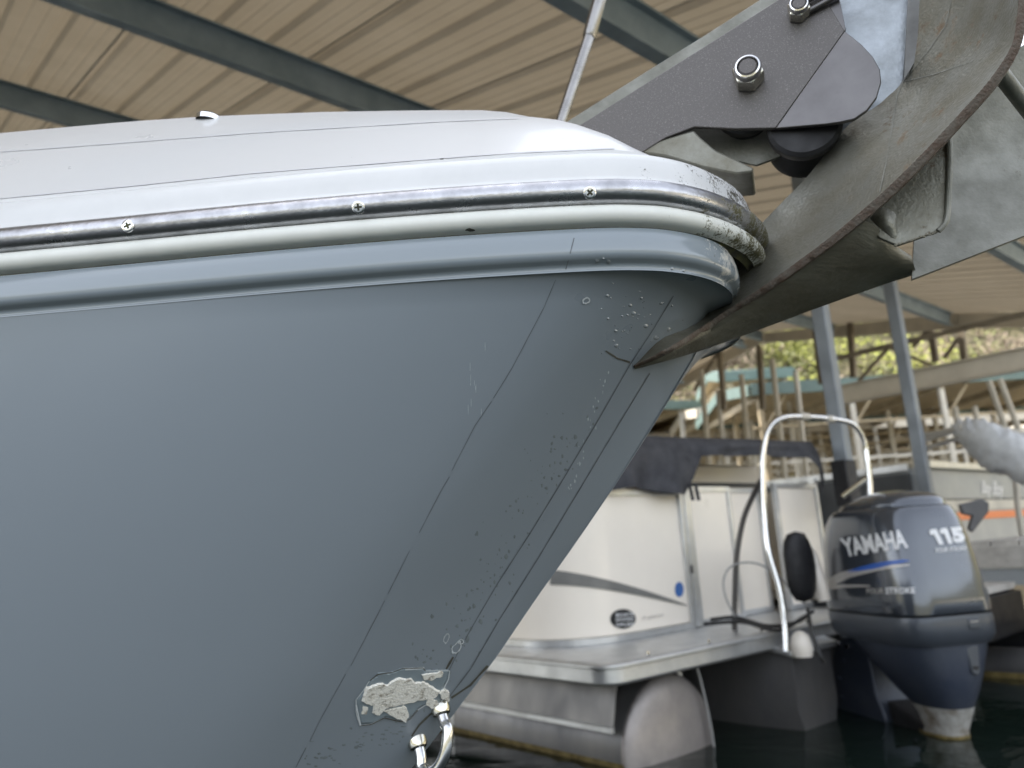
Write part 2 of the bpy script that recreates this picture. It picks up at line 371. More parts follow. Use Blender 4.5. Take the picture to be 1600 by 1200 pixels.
# ------------------------------------------------------------------ covered dock roof overhead
dock = thing('covered_dock', 'open metal canopy overhead with tan corrugated roof sheets, blue grey purlins and grey steel columns', 'boathouse', (3.0, 5.5, 0))
def s_end(t): return 12.5 + max(0, min(4.6, t-4))*.42
def corr_profile(s0, wd):
    """rib profile across one sheet: list of (s, dz) seen from below, trapezoid ribs every 0.31 m and small ribs between"""
    out = []; n = round(wd/.31)
    for k in range(n):
        b = s0 + k*.31
        out += [(b, 0), (b+.020, .042), (b+.062, .042), (b+.082, 0), (b+.143, 0), (b+.150, .006), (b+.164, .006), (b+.171, 0), (b+.226, 0), (b+.233, .006), (b+.247, .006), (b+.254, 0)]
    out.append((s0+wd, 0)); return out
S0 = 1.335-.31*22
k = 0; s = S0
while s < 14.2:
    for slope in (0, 1):
        pr = corr_profile(s, .93); pr.append((s+.945, 0)); v = []; f = []
        fn = RP if slope == 0 else RP2
        t0, t1 = (1.0, RIDGE) if slope == 0 else (RIDGE, 18.0)
        ts = [t0 + (t1-t0)*i/6 for i in range(7)]
        for t in ts:
            for (q, dz) in pr: v.append(fn(min(q, s_end(t)), t, dz + (.002 if k % 2 else 0)))
        n = len(pr)
        for i in range(6):
            for j in range(n-1): f.append((i*n+j, i*n+j+1, (i+1)*n+j+1, (i+1)*n+j))
        ob('roof_sheet', v, f, M_roof, dock)
    s += .93; k += 1
def ibeam(mb, p, q, depth, wd, nrm, th=.012):
    """top of beam on line p-q, hanging along -nrm"""
    a = (q-p).normalized(); sd_ = a.cross(nrm).normalized()
    def bx(c0, hw, hh): mb.box((p+q)/2 + nrm*c0, (q-p)/2, sd_*hw, nrm*hh)
    bx(-th/2, wd/2, th/2); bx(-depth+th/2, wd/2, th/2); bx(-depth/2, th*.35, depth/2-th)
for t in (2.08, 4.12, 6.43, 8.4):
    mb = MB(); ibeam(mb, RP(S0, t, -.004), RP(s_end(t)-.1, t, -.004), .19, .11, RN); mb.build('purlin', M_beam, dock)
for t in (8.95, 10.7, 12.4, 14.2, 16, 17.8):
    mb = MB(); nb = E1.cross(E2h*math.cos(RS)-Z*math.sin(RS)); ibeam(mb, RP2(S0, t, -.004), RP2(s_end(t)-.1, t, -.004), .19, .11, nb); mb.build('purlin', M_beam, dock)
# rafters below the purlins, and the pale rake board on the far gable end
mb = MB(); mb.bar(RP(s_end(-1), 1.0, -.12), RP(s_end(4), 4, -.12), .05, .22, RN); mb.bar(RP(s_end(4), 4, -.12), RP(s_end(8.6), 8.55, -.12), .05, .22, RN)
mb.bar(RP2(s_end(8.6), 8.65, -.12), RP2(s_end(9), 18, -.12), .05, .22); mb.build('rake_board', M_beige, dock)
for (px, Y, wd) in ((1322, 4.95, .09), (1444, 5.75, .085)):
    p = atY(px, 745, Y); p.z = -.6; top = 3.0 + ((p.x*E2h.x+p.y*E2h.y))*math.tan(RS) - .25
    mb = MB(); mb.box((p.x, p.y, (top-.6)/2), E1*wd/2, E2h*wd/2, Z*((top+.6)/2)); mb.build('column', M_col, dock, bevel=.008)
for (sx, tt) in ((-1.5, -0.4), (4.8, -0.6)):
    pass
# far end truss posts
def on_gable(x, y):
    n = E1; v = ray(x, y); c = 12.9; return CC + v*((c-CC.dot(n))/v.dot(n))
def member(pts, wd, m, par_, name):
    mb = MB()
    for a, b in zip(pts, pts[1:]): mb.bar(a, b, wd, wd, E1)
    return mb.build(name, m, par_)
for a, b in (((1452, 495), (1462, 565)), ((1500, 500), (1508, 575)), ((1274, 512), (1284, 600)), ((1328, 505), (1334, 590)), ((1186, 540), (1192, 640)), ((1124, 545), (1132, 640))):
    A, B = on_gable(*a), on_gable(*b); member([A, B], .09, M_brown, dock, 'gable_post')
for a, b in (((1426, 543), (1456, 508)), ((1475, 560), (1503, 520)), ((1085, 610), (1120, 552))):
    member([on_gable(*a), on_gable(*b)], .05, M_brown, dock, 'gable_brace')
# long trussed rail and pale girder crossing the right side, 9 m out
def on_e2(x, y, c): v = ray(x, y); return CC + v*((c-CC.dot(E2h))/v.dot(E2h))
gird = thing('pale_girder', 'long pale beige girder topped by a thin lattice truss behind the grey columns', 'girder', (8, 8, 0))
def on_e1(x, y, c): v = ray(x, y); return CC + v*((c-CC.dot(E1))/v.dot(E1))
B, A = on_e1(1300, 620, 7.6), on_e1(1700, 540, 7.6)
B.z = A.z
mb = MB(); ibeam(mb, A+Z*.09, B+(B-A)*.02+Z*.09, .19, .10, Z, .012); mb.bar(A, B+(B-A)*.02, .03, .15); mb.build('beam', M_beige, gird)
dA = (B-A).normalized(); L = (B-A).length*1.02
mb = MB(); mb.bar(A+Z*.38, A+dA*L+Z*.38, .045, .045); mb.build('truss_chord', M_brown, gird)
kk = 1.2
while kk < L-1:
    mb = MB(); mb.bar(A+dA*kk+Z*.10, A+dA*(kk+.35)+Z*.37, .03, .03); mb.build('lattice_bar', M_brown, gird)
    mb = MB(); mb.bar(A+dA*(kk+.7)+Z*.10, A+dA*(kk+.35)+Z*.37, .03, .03); mb.build('lattice_bar', M_brown, gird)
    kk += .7
for kk in ():
    p = A+dA*kk; mb = MB(); mb.box((p.x, p.y, p.z/2-.35), E1*.06, E2h*.06, Z*(p.z/2+.25)); mb.build('column', M_beige, gird)

# ------------------------------------------------------------------ far covered slips
def far_slip(label, loc, rot, Ls, Ws, zr, teal, npost=6, gableup=False):
    o = thing('covered_slip', label, 'boathouse', (0, 0, 0), 'covered boat slips across the marina')
    x0, x1 = -Ls/2, Ls/2
    mb = MB(); rise = Ws*(.12 if Ls < 3 else .07)
    for sgn in (-1, 1):
        mb.prism([(x0, sgn*Ws/2, zr), (x1, sgn*Ws/2, zr), (x1, 0, zr+rise), (x0, 0, zr+rise)], (0, 0, .05))
    mb.build('roof', M_farroof, o)
    mb = MB()
    for sgn in (-1, 1): mb.bar((x0, sgn*(Ws/2+.04), zr+.04), (x1, sgn*(Ws/2+.04), zr+.04), .06, .28)
    for x in (x0-.04, x1+.04):
        for sgn in (-1, 1): mb.bar((x, sgn*Ws/2, zr+.03), (x, 0, zr+rise+.03), .06, .26)
    mb.build('fascia', M_teal if teal else M_beige, o)
    mb = MB()
    for sgn in (-1, 1):
        mb.prism([(x0, sgn*(Ws/2+.05), zr+.12), (x1, sgn*(Ws/2+.05), zr+.12), (x1, 0, zr+rise+.14), (x0, 0, zr+rise+.14)], (0, 0, .03))
    mb.build('roof_skin', M_teal if teal else M_beige, o)
    n = npost
    for i in range(n):
        x = x0+.2+(Ls-.4)*i/(n-1)
        mb = MB(); mb.bar((x, -Ws/2, zr-.1), (x, Ws/2, zr-.1), .08, .16, Vector((0, 0, 1))); mb.build('cross_beam', M_fbrown, o)
        for y in (-Ws/2+.1, Ws/2-.1):
            mb = MB(); mb.box((x, y, zr/2), (.055, 0, 0), (0, .055, 0), (0, 0, zr/2)); mb.build('post', M_wpost if (i % 3) else M_fbrown, o)
        if i < n-1:
            mb = MB(); x2 = x+(Ls-.4)/(n-1); mb.bar((x, -Ws/2+.1, zr-.9), (x+(x2-x)*.3, -Ws/2+.1, zr-.1), .05, .05); mb.build('brace', M_fbrown, o)
    for zz, mm in ((.45, M_wood), (zr*.42, M_wpost), (zr*.60, M_wpost), (zr*.8, M_fbrown)):
        for y in (-Ws/2+.1, Ws/2-.1):
            h = .3 if zz < .5 else .06
            mb = MB(); mb.bar((x0, y, zz), (x1, y, zz), .07 if zz > .5 else 1.0, h); mb.build('walkway' if zz < .5 else 'rail', mm, o)
    o.location = loc; o.rotation_euler = (0, 0, rot)
    return o
base_rot = math.atan2(E1.y, E1.x)+math.pi/2
base_rot = 0
for i, (px, Y, Ls, Ws, zr, teal, np_, rt, lab) in enumerate((
    (1560, 17.5, 11, 5, 4.15, True, 6, .02, 'long teal roofed slip crossing behind the grey columns at the right'),
    (1200, 20.5, 1.9, 3, 5.15, True, 2, .0, 'narrow taller slip with a raised teal gable between its neighbours'),
    (1105, 24, 6.5, 5, 5.0, True, 5, .30, 'teal edged slip stepping up from the grey hull to the raised gable'),
    (1290, 22, 7, 4, 4.45, False, 6, .0, 'tan slip just behind the raised gable, above the handrail hoop'),
    (1130, 27, 9, 5, 4.5, False, 8, -.05, 'low tan slip left of the raised gable, close above the charcoal cover'),
    (1420, 26, 9, 5, 4.3, False, 8, .05, 'tan slip between the two grey columns'),
    (1250, 32, 13, 5, 4.5, False, 10, .0, 'distant tan slip directly above the pontoon boat cover'),
    (1560, 29, 9, 5, 4.1, False, 8, -.05, 'tan slip glimpsed above the silver tarp'),
    (1080, 36, 9, 6, 4.4, False, 7, .08, 'distant tan slip beside the edge of the grey hull'),
    (1400, 40, 20, 7, 4.5, False, 12, .0, 'farthest tan slip, low over the motor cowling'))):
    p = atY(px, 700, Y); far_slip(lab, (p.x, p.y+Ws/2, 0), base_rot + rt, Ls, Ws, zr, teal, np_)
for i, (x0, y0, x1, y1, Y, lab) in enumerate(((1096, 578, 1104, 680, 14, 'white pole nearest the grey hull edge'), (1122, 610, 1128, 682, 15, 'short white pole second from the grey hull edge'), (1158, 585, 1168, 690, 14, 'white pole below the left side of the raised gable'), (1206, 560, 1216, 650, 14, 'white pole below the right side of the raised gable'), (1243, 580, 1256, 700, 15, 'white pole rising behind the handrail hoop'))):
    o = thing('mooring_pole', lab, 'pole', atY(x1, y1, Y), 'white poles beyond the pontoon boat')
    a_, b_ = atY(x0, y0, Y), atY(x1, y1, Y); b_ = b_ + (b_-a_)*2.2
    MB().tube([a_, b_], .05, 10).build('pole_tube', M_wpost, o, smooth=True)

# ------------------------------------------------------------------ foreground motorboat
ALPHA = R_(19); D = Vector((math.cos(ALPHA), -math.sin(ALPHA), 0)); NL = Vector((-math.sin(ALPHA), -math.cos(ALPHA), 0))
HR = 1.17
railpx = [(0, 380), (100, 370.5), (200, 361), (380, 343.5), (560, 327.5), (740, 314), (920, 304), (1000, 303.5), (1050, 307), (1100, 316), (1140, 329), (1168, 343), (1184, 355), (1193, 366), (1196, 376), (1196.5, 386)]
rail = [atZ(x, y, HR) for x, y in railpx]
T = rail[-1] + Vector((.0015, .0035, 0)); T.z = HR
aft = [Vector((-2.8, .80, HR)), Vector((-1.9, .68, HR)), Vector((-1.3, .630, HR)), Vector((-.95, .610, HR)), Vector((-.72, .597, HR)), Vector((-.57, .588, HR)), Vector((-.485, .583, HR))]
near = smooth_path(aft + rail + [T], 10)
for _ in range(8): near = [near[0]] + [near[i]*.5 + (near[i-1]+near[i+1])*.25 for i in range(1, len(near)-1)] + [near[-1]]
NN = len(near)
def mirror(p): return p - NL*2*((p-T).dot(NL))
def plan_normals(path):
    out = []
    for i, p in enumerate(path):
        t = path[min(i+1, len(path)-1)] - path[max(i-1, 0)]
        if i == len(path)-1: t = -NL*-1.0 if False else -NL
        t.z = 0; t.normalize(); out.append(Vector((t.y, -t.x, 0)))
    return out
nrm = plan_normals(near)
# smooth normals a little
for _ in range(6):
    nrm = [(nrm[max(i-1, 0)] + nrm[i] + nrm[min(i+1, NN-1)]).normalized() for i in range(NN)]
nrm[-1] = D.copy()
near = [p - n*.0115*max(0, n.x)**1.5 for p, n in zip(near, nrm)]; T = near[-1].copy()
pl_ = [0]
for a, b in zip(near, near[1:]): pl_.append(pl_[-1]+(b-a).length)
def recess(i): d_ = pl_[-1]-pl_[i]; return -.030*math.exp(-(d_/.085)**2)
def sweep(profile, name, m, parent, i0=0, both=True, rec=0, **kw):
    """profile: (outward mm, up mm) carried round the bow, near side and its mirror image"""
    rows = []
    for i in range(i0, NN):
        rows.append([near[i] + nrm[i]*(o_*.001+rec*recess(i)) + Z*(z_*.001) for o_, z_ in profile])
    if both:
        for i in reversed(range(i0, NN-1)): rows.append([mirror(q) for q in rows[i-i0]])
    return MB().grid(rows).build(name, m, parent, smooth=True, ang=50, **kw)
boat = thing('motorboat', 'grey hulled motorboat with white deck and metal rub rail filling the left foreground', 'boat', (-.3, 1.0, 0))
def arc(cx, cz, rx, rz, a0, a1, n): return [(cx+rx*math.cos(R_(a0+(a1-a0)*k/n)), cz+rz*math.sin(R_(a0+(a1-a0)*k/n))) for k in range(n+1)]
sweep([(-14, 40.5), (-9, 40), (-5, 38.5), (-2, 35.5), (0, 30), (1.6, 22), (2.6, 15), (3.2, 12), (5, 10), (6, 7)], 'gunwale_moulding', M_band, boat)
rr = sweep([(1, 10.7)] + arc(3, 0, 10.5, 10.5, 88, -88, 14) + [(1, -10.8)], 'rub_rail', M_rail, boat)
sweep([(2, -10)] + arc(2.5, -17.8, 6.2, 7.4, 85, -85, 10) + [(-1, -26), (-3, -26.5)], 'vinyl_strip', M_vinyl, boat)
sweep([(-2, -25.5), (-6, -27), (-9, -30)], 'joint_gap', M_gap, boat); sweep([(-3, -26.5), (-3, -30), (-5.5, -33)], 'joint_gap', M_gap, boat, rec=1)
sweep([(-14, -28), (-4, -28.4), (1, -28.8), (1.2, -30), (2.8, -33), (4.2, -39), (4.8, -46), (4.6, -50), (3.4, -53), (.8, -55), (-2, -56.2), (-3.6, -57.6), (-4.0, -60), (-3.8, -62)], 'hull_flange', M_flange, boat, rec=1)
# stem curve in the centreline plane
stpx = [(1112, 500), (1085, 558), (1030, 650), (960, 760), (900, 848), (840, 932), (770, 1035), (702, 1125), (640, 1205)]
stem3 = [onplane(x, y, T, NL) for x, y in stpx]
def SZ(z):
    pts = [T + D*(-.0338) + Z*(-.0605)] + stem3
    for a, b in zip(pts, pts[1:]):
        if z >= b.z: k = (z-a.z)/(b.z-a.z); return a.lerp(b, k)
    a, b = pts[-3], pts[-1]; k = (z-b.z)/(b.z-a.z); return b + (b-a)*k
ZB = .34
SB = SZ(ZB)
SPREAD = R_(21); side = -D*math.cos(SPREAD) + NL*math.sin(SPREAD)
def bottom(u):
    """plan curve at the chine; u: 1 at stem, 0 aft"""
    L = (1-u)*3.4; r = .030
    ang = min(1, L/(r*1.5)); 
    p = SB + side*L + NL*(r*(1-math.exp(-L/r))) 
    p = p - side*0 + (-D)*0
    bend = max(0, L-.9); p += -NL*.10*bend*bend*.35
    return p
arcl = [0]
for a, b in zip(near, near[1:]): arcl.append(arcl[-1]+(b-a).length)
def hull_pt(i, v):
    u = arcl[i]/arcl[-1]; top = near[i] + nrm[i]*(-.0038+recess(i)) + Z*-.0605
    bot = bottom(u); p = top.lerp(bot, v); d_ = (1-u)*arcl[-1]
    tt = near[-1] + nrm[-1]*-.0338 + Z*-.0605; base = tt.lerp(SB, v)
    e_ = 1-.62*math.exp(-(d_/.30)**2); q = (top-tt).lerp(bot-SB, v**e_); q.z = 0
    p = Vector((base.x+q.x, base.y+q.y, p.z))
    zz = p.z; tip_top = near[-1] + nrm[-1]*(-.0338) + Z*-.0605; lin = tip_top.lerp(SB, v)
    dev = SZ(lin.z) - lin; dev.z = 0
    wgt = math.exp(-((1-u)*arcl[-1]/.35)**2)
    # rounder stem lower down comes from bottom(); side bulges gently
    bul = nrm[i]*(.03*math.sin(math.pi*min(1, v))*(1-math.exp(-((1-u)*arcl[-1]/.15)**2)))
    return p + dev*wgt + bul*.6
NV = 40
vs_ = [0, .004] + [i/NV for i in range(1, NV+1)]
idx = list(range(0, NN, 2)) + ([NN-1] if (NN-1) % 2 else [])
rows = [[hull_pt(i, v) for v in vs_] for i in idx]
rows += [[mirror(q) for q in r] for r in reversed(rows[:-1])]
hull = MB().grid(rows).build('hull', M_hull, boat, smooth=True, ang=180)
keel = []
for r in rows: 
    p = r[-1]; c = T + D*((p-T).dot(D)); keel.append([p, Vector((p.x*.5+c.x*.5, p.y*.5+c.y*.5, .05)), Vector((c.x, c.y, -.25))])
MB().grid(keel).build('hull_bottom', M_hull, boat, smooth=True, ang=40)
hb = bvh_of([hull])
# deck
A_ = [(-900, 440), (0, 312), (200, 293), (400, 272), (640, 253), (800, 241), (960, 234), (990, 237), (1040, 252)]
B_ = [(-900, 345), (0, 237), (150, 226), (400, 207), (700, 189), (830, 184), (870, 188), (900, 195), (950, 212), (990, 232), (1015, 243), (1040, 252)]
C_ = [(-900, 300), (0, 208), (100, 199), (200, 190), (320, 182), (500, 175), (650, 172.5), (750, 172), (790, 175), (830, 183), (870, 187.5), (900, 194.5), (950, 211.5), (990, 231.5), (1015, 243), (1040, 252)]
Yrail = [(p.x/p.y, p.y) for p in near]
def railY(px, py): v = ray(px, py); return interp(Yrail, v.x/v.y)
cols = []
xs = [-900, -500, -250] + list(range(-100, 740, 40)) + list(range(740, 1041, 10))
for x in xs:
    fade = max(0, min(1, (1040-x)/300))
    a = atY(x, interp(A_, x), railY(x, interp(A_, x))+.013)
    b = atY(x, interp(B_, x), railY(x, interp(B_, x))+.013+.075*fade)
    c = atY(x, interp(C_, x), railY(x, interp(C_, x))+.013+.14*fade)
    r_ = [Vector((a.x, a.y, a.z - max(.0, (a.z-HR-.022))*fade)), a, a.lerp(b, .5)+Z*.0015*fade, b, b.lerp(c, .5)+Z*.001*fade, c]
    n_ = (D*-.0 - NL)
    r_ += [c + n_*.03*fade + Z*-.002*fade, c + n_*.12*fade + Z*-.012*fade, c+n_*.45*fade+Z*-.03*fade]
    cols.append(r_)
MB().grid(cols).build('deck_crown', M_white, boat, smooth=True, ang=24)
crown = bpy.data.objects['deck_crown']; cbv = bvh_of([crown]); M_crease = mat('deck_crease', (.60, .60, .62), .5, var=.2, vs=20)
decal_line([(x, interp(B_, x)+1) for x in range(-60, 830, 30)], 1.0, cbv, M_crease, boat, 'deck_crease', .0006, 14)
decal_line([(x, interp(A_, x)-1.2) for x in range(-60, 975, 30)], 1.3, cbv, M_crease, boat, 'deck_crease', .0006, 14)
dk = []
for i in range(0, NN, 2):
    p = near[i]+nrm[i]*-.013+Z*.0402; q = mirror(p); dk.append([p, p.lerp(q, .25)+Z*.004, p.lerp(q, .5)+Z*.006, p.lerp(q, .75)+Z*.004, q])
MB().grid(dk).build('deck', M_white, boat, smooth=True, ang=60)
# little latch proud of the deck edge
p = atY(325, 184, railY(325, 184)+.15)
MB().lathe(p-Z*.004, (.1, -.1, 1), [(0, .012), (.005, .012), (.0075, .009), (.0085, 0)], 20).build('deck_fitting', M_chrome, boat, smooth=True)
# screws of the rub rail
rb = bvh_of([rr])
for i, (x, y, rot) in enumerate(((200, 353, .35), (560, 324, .05), (921.5, 301, .75), (-165, 400, .4), (1186, 334, .2))):
    c = hit(rb, x, y, 0)
    if c is None: continue
    h = rb.ray_cast(CC, ray(x, y).normalized()); n = h[1] if h[1].dot(ray(x, y)) < 0 else -h[1]
    s_ = MB().lathe(c-n*.0008, n, [(0, .0052), (.0012, .0050), (.0017, .0042), (.0018, .0034), (.0018, 0)], 24).build('screw', M_chrome, rr, smooth=True, ang=40)
    u = Vector((1, 0, 0)); u = (u - n*u.dot(n)).normalized(); w_ = n.cross(u); a = rot
    d1 = u*math.cos(a)+w_*math.sin(a); d2 = n.cross(d1)
    mb = MB(); mb.box(c+n*.00108, d1*.0030, d2*.0008, n*.00006); mb.box(c+n*.00113, d2*.0026, d1*.0008, n*.00006); mb.build('screw_slot', M_gap, s_)
    par(s_, rr)
wbv = bvh_of([bpy.data.objects['vinyl_strip']]); bbv = bvh_of([bpy.data.objects['gunwale_moulding'], crown])
decal_blob(734, 359, 8, 2.4, wbv, M_grime, boat, 'grime_mark', .0003); decal_blob(690, 248, 3, 1.6, bbv, M_grime, boat, 'grime_mark', .0003)
# seams, cracks, chips and beads on the hull
for seg in ([(868, 437), (850, 480), (800, 575), (771, 622)], [(768, 627), (742, 665), (706, 735)], [(702, 745), (690, 765), (655, 832)], [(640, 860), (606, 928)], [(601, 938), (590, 960), (556, 1025), (548, 1040)], [(540, 1053), (500, 1125), (484, 1158)], [(478, 1168), (462, 1199)]):
    decal_line(seg, .85, hb, M_seam, boat, 'hairline_crack', .0003)
decal_line([(1052, 462), (1020, 515), (985, 568), (935, 655), (880, 748), (830, 830), (777, 912)], 1.5, hb, M_seam, boat, 'seam_line', .0003)
decal_line([(777, 912), (740, 975), (715, 1020), (700, 1050)], 1.0, hb, M_seam, boat, 'seam_line', .0003)
decal_line([(1015, 583), (965, 665), (905, 765), (840, 873), (780, 968), (735, 1045), (702, 1088)], 1.7, hb, M_seam, boat, 'seam_line', .0003)
fb = bvh_of([o for o in bpy.data.objects if o.name == 'hull_flange'])
decal_line([(897, 372), (891, 395), (884, 421)], 1.4, fb, M_seam, boat, 'hairline_crack', .0003)
decal_line([(1116, 398), (1117, 425)], 1.2, fb, M_seam, boat, 'hairline_crack', .0003)
decal_line([(946, 548), (965, 560), (984, 566)], 2.6, hb, M_grime, boat, 'grime_streak', .0003)
beads = MB()
for x, y, r_ in ((985, 477, 3), (990, 490, 4), (1033, 474, 3), (1009, 510, 4), (962, 517, 3), (963, 540, 3.5), (950, 498, 2.5), (1025, 528, 4.5), (1045, 515, 4), (972, 494, 2), (949, 462, 3), (980, 492, 2), (1002, 466, 2.5), (1050, 478, 2)):
    decal_blob(x, y, r_, r_*.8, hb, None, None, '', .0001, 8, .2, .0012, beads)
for i in range(40):
    k = random.random(); decal_blob(975+random.gauss(0, 30), 500+random.gauss(0, 40), random.uniform(.6, 1.6), random.uniform(.6, 1.6), hb, None, None, '', .0001, 6, .3, .0006, beads)
for x, y, r_ in ((932, 408, 3.5), (951, 409, 4), (943, 404, 2), (1050, 420, 3), (1068, 423, 3)):
    decal_blob(x, y, r_, r_*.8, fb, None, None, '', .0001, 8, .2, .0014, beads)
beads.build('water_beads', M_drop, boat, smooth=True, ang=80, kind='stuff')
def ring(cx, cy, rx, ry, wd, rot=0, n=18, into=None, bv=None, jag=.15):
    rungs = []
    for k in range(n+1):
        a = 2*math.pi*(k % n)/n; random.seed(int(cx*7+cy*3+(k % n))); j = 1+random.uniform(-jag, jag)
        x, y = rx*j*math.cos(a), ry*j*math.sin(a); X = x*math.cos(rot)-y*math.sin(rot); Y = x*math.sin(rot)+y*math.cos(rot)
        q = wd/max(rx, ry)*(.6+.8*random.random())
        rungs.append((cx+X, cy+Y, cx+X*(1-q), cy+Y*(1-q)))
    decal_strip(rungs, bv or hb, M_lip, boat, 'chipped_ring', .0008)
ring(916, 469, 7, 5, 2.6, -.5); ring(713, 1011, 11, 6, 2.4, -1.0); ring(697, 997, 4, 8, 1.6, .3); ring(720, 1002, 5, 4, 1.6)
random.seed(11)
specks = MB()
for i in range(170):
    t = random.random(); x = 905-250*t+random.gauss(0, 22); y = 660+430*t+random.gauss(0, 26)
    r_ = random.choice((.8, 1.1, 1.5, 2.6))*random.uniform(.6, 1.3); decal_blob(x, y, r_, r_*random.uniform(.7, 1.9), hb, None, None, '', .0002, 6, .4, 0, specks)
for i in range(60):
    x = random.uniform(470, 640); y = 1200-(x-470)*.25+random.gauss(0, 9)-15
    decal_blob(x, y, random.uniform(1, 4), random.uniform(.6, 2), hb, None, None, '', .0002, 6, .4, 0, specks)
specks.build('grime_specks', mat('grime_on_paint', (.205, .235, .245), .6, var=.35, vs=60), boat, kind='stuff')
scr = MB()
for i in range(26):
    x = random.uniform(900, 950) - i*.5; y = 580+i*8+random.gauss(0, 8)
    decal_blob(955-(y-560)*.32+random.gauss(0, 4), y, random.uniform(.5, 1.3), random.uniform(1, 4), hb, None, None, '', .0002, 6, .4, 0, scr)
for i in range(10): decal_blob(735+random.gauss(0, 8), 600+random.gauss(0, 25), .5, random.uniform(3, 9), hb, None, None, '', .0002, 6, .3, 0, scr)
scr.build('pale_scratches', mat('pale_scratch', (.42, .47, .50), .6, var=.1), boat, kind='stuff')
# damaged patch round the bow eye
def decal_poly(pts, bv, m, name, lift, parent=boat, **kw):
    rg = random.Random(len(pts)*17); dn = []
    for (a, b), (c, d) in zip(pts, pts[1:]+pts[:1]):
        for k in range(4): dn.append((a+(c-a)*k/4+rg.uniform(-1.3, 1.3), b+(d-b)*k/4+rg.uniform(-1.3, 1.3)))
    pts = dn
    cx = sum(p[0] for p in pts)/len(pts); cy = sum(p[1] for p in pts)/len(pts); v = []; f = []
    rings = (0, .5, .93, 1.0)
    n = len(pts)
    for q in rings[1:]:
        for (x, y) in pts: v.append(hit(bv, cx+(x-cx)*q, cy+(y-cy)*q, lift if q < 1 else .0001))
    v.append(hit(bv, cx, cy, lift)); v = [a or v[-1] for a in v]
    for k in range(n): f.append((len(v)-1, k, (k+1) % n))
    for r_ in range(2):
        for k in range(n): f.append((r_*n+k, r_*n+(k+1) % n, (r_+1)*n+(k+1) % n, (r_+1)*n+k))
    return ob(name, v, f, m, parent, **kw)
flake = [(556, 1092), (567, 1078), (577, 1062), (590, 1052), (612, 1049), (628, 1043), (660, 1042), (664, 1047), (690, 1046), (702, 1047), (700, 1060), (694, 1072), (696, 1085), (688, 1096), (668, 1098), (652, 1108), (640, 1122), (625, 1126), (600, 1120), (580, 1130), (562, 1132), (556, 1112)]
decal_poly(flake, hb, mat('peeling_grey_paint', (.25, .30, .33), .35, var=.15, vs=50, coat=.3), 'peeling_paint', .0011)
filler = [(563, 1094), (570, 1074), (588, 1065), (604, 1067), (618, 1057), (642, 1058), (650, 1064), (664, 1063), (674, 1070), (688, 1078), (684, 1088), (662, 1091), (630, 1098), (600, 1106), (588, 1118), (580, 1112), (582, 1100), (570, 1098)]
decal_poly(filler, hb, M_chip, 'filler_patch', .0028)
decal_poly([(598, 1108), (618, 1104), (633, 1100), (640, 1115), (634, 1127), (615, 1119)], hb, M_chip, 'filler_patch', .0024)
decal_poly([(658, 1052), (672, 1050), (692, 1047), (692, 1054), (672, 1061), (660, 1060)], hb, M_chip, 'filler_patch', .0024)
decal_poly([(685, 1080), (694, 1073), (701, 1080), (700, 1094), (690, 1090)], hb, M_chip, 'filler_patch', .003)
decal_line(flake+flake[:1], 1.5, hb, M_lip, boat, 'chipped_edge', .0012)
decal_poly([(668, 1088), (682, 1092), (690, 1104), (676, 1106), (664, 1100)], hb, M_chip, 'filler_patch', .002)
decal_poly([(566, 1100), (574, 1104), (572, 1116), (564, 1114)], hb, M_chip, 'filler_patch', .0016)
decal_line(flake[2:8], 1.3, hb, M_grime, boat, 'dark_chip_edge', .0014); decal_line(flake[15:21], 1.4, hb, M_grime, boat, 'dark_chip_edge', .0014)
decal_line([(556, 1100), (563, 1132)], 2.5, hb, M_lip, boat, 'chipped_edge', .0014); decal_line([(632, 1044), (662, 1042)], 3.5, hb, M_lip, boat, 'chipped_edge', .0014)
decal_line([(708, 1026), (697, 1045)], 3, hb, M_grime, boat, 'grime_streak', .0004)
decal_line([(676, 1112), (655, 1132), (643, 1150)], 3, hb, M_grime, boat, 'grime_streak', .0004)
decal_line([(762, 1040), (748, 1055), (735, 1070), (705, 1090)], 3.2, hb, M_grime, boat, 'grime_streak', .0004)
decal_blob(757, 1046, 5, 8, hb, M_chip, boat, 'filler_patch', .001)
# bow eye
p1 = hit(hb, 688, 1108); p2 = hit(hb, 652, 1160)
out = (D*.42 - Z*.90 + NL*.32).normalized()
eye = MB(); pth = smooth_path([p1-out*.01, p1+out*.012, p1+out*.022+(p1-p2)*.05, p1.lerp(p2, .18)+out*.034, p1.lerp(p2, .5)+out*.038, p1.lerp(p2, .82)+out*.034, p2+out*.022-(p1-p2)*.05, p2+out*.012, p2-out*.01], 6)
eye.tube(pth, .0056, 16); eyo = eye.build('bow_eye', M_chrome, boat, smooth=True)
for p in (p1, p2):
    MB().lathe(p-out*.006, out, [(0, .0100), (.008, .0096), (.011, .0085), (.0125, .0056)], 20).build('collar', M_zinc, eyo, smooth=True)
# bow rail stanchion
a, b, c = atY(868, 215, 1.05), atY(921, 55, 1.05), atY(962, -90, 1.05)
MB().tube([a, b], .0085, 16).build('bow_rail_tube', M_tubed, boat, smooth=True)
MB().tube([b-(b-a).normalized()*.004, b, c], [.0094, .0108, .0108], 16).build('bow_rail_sleeve', M_tubed, boat, smooth=True)

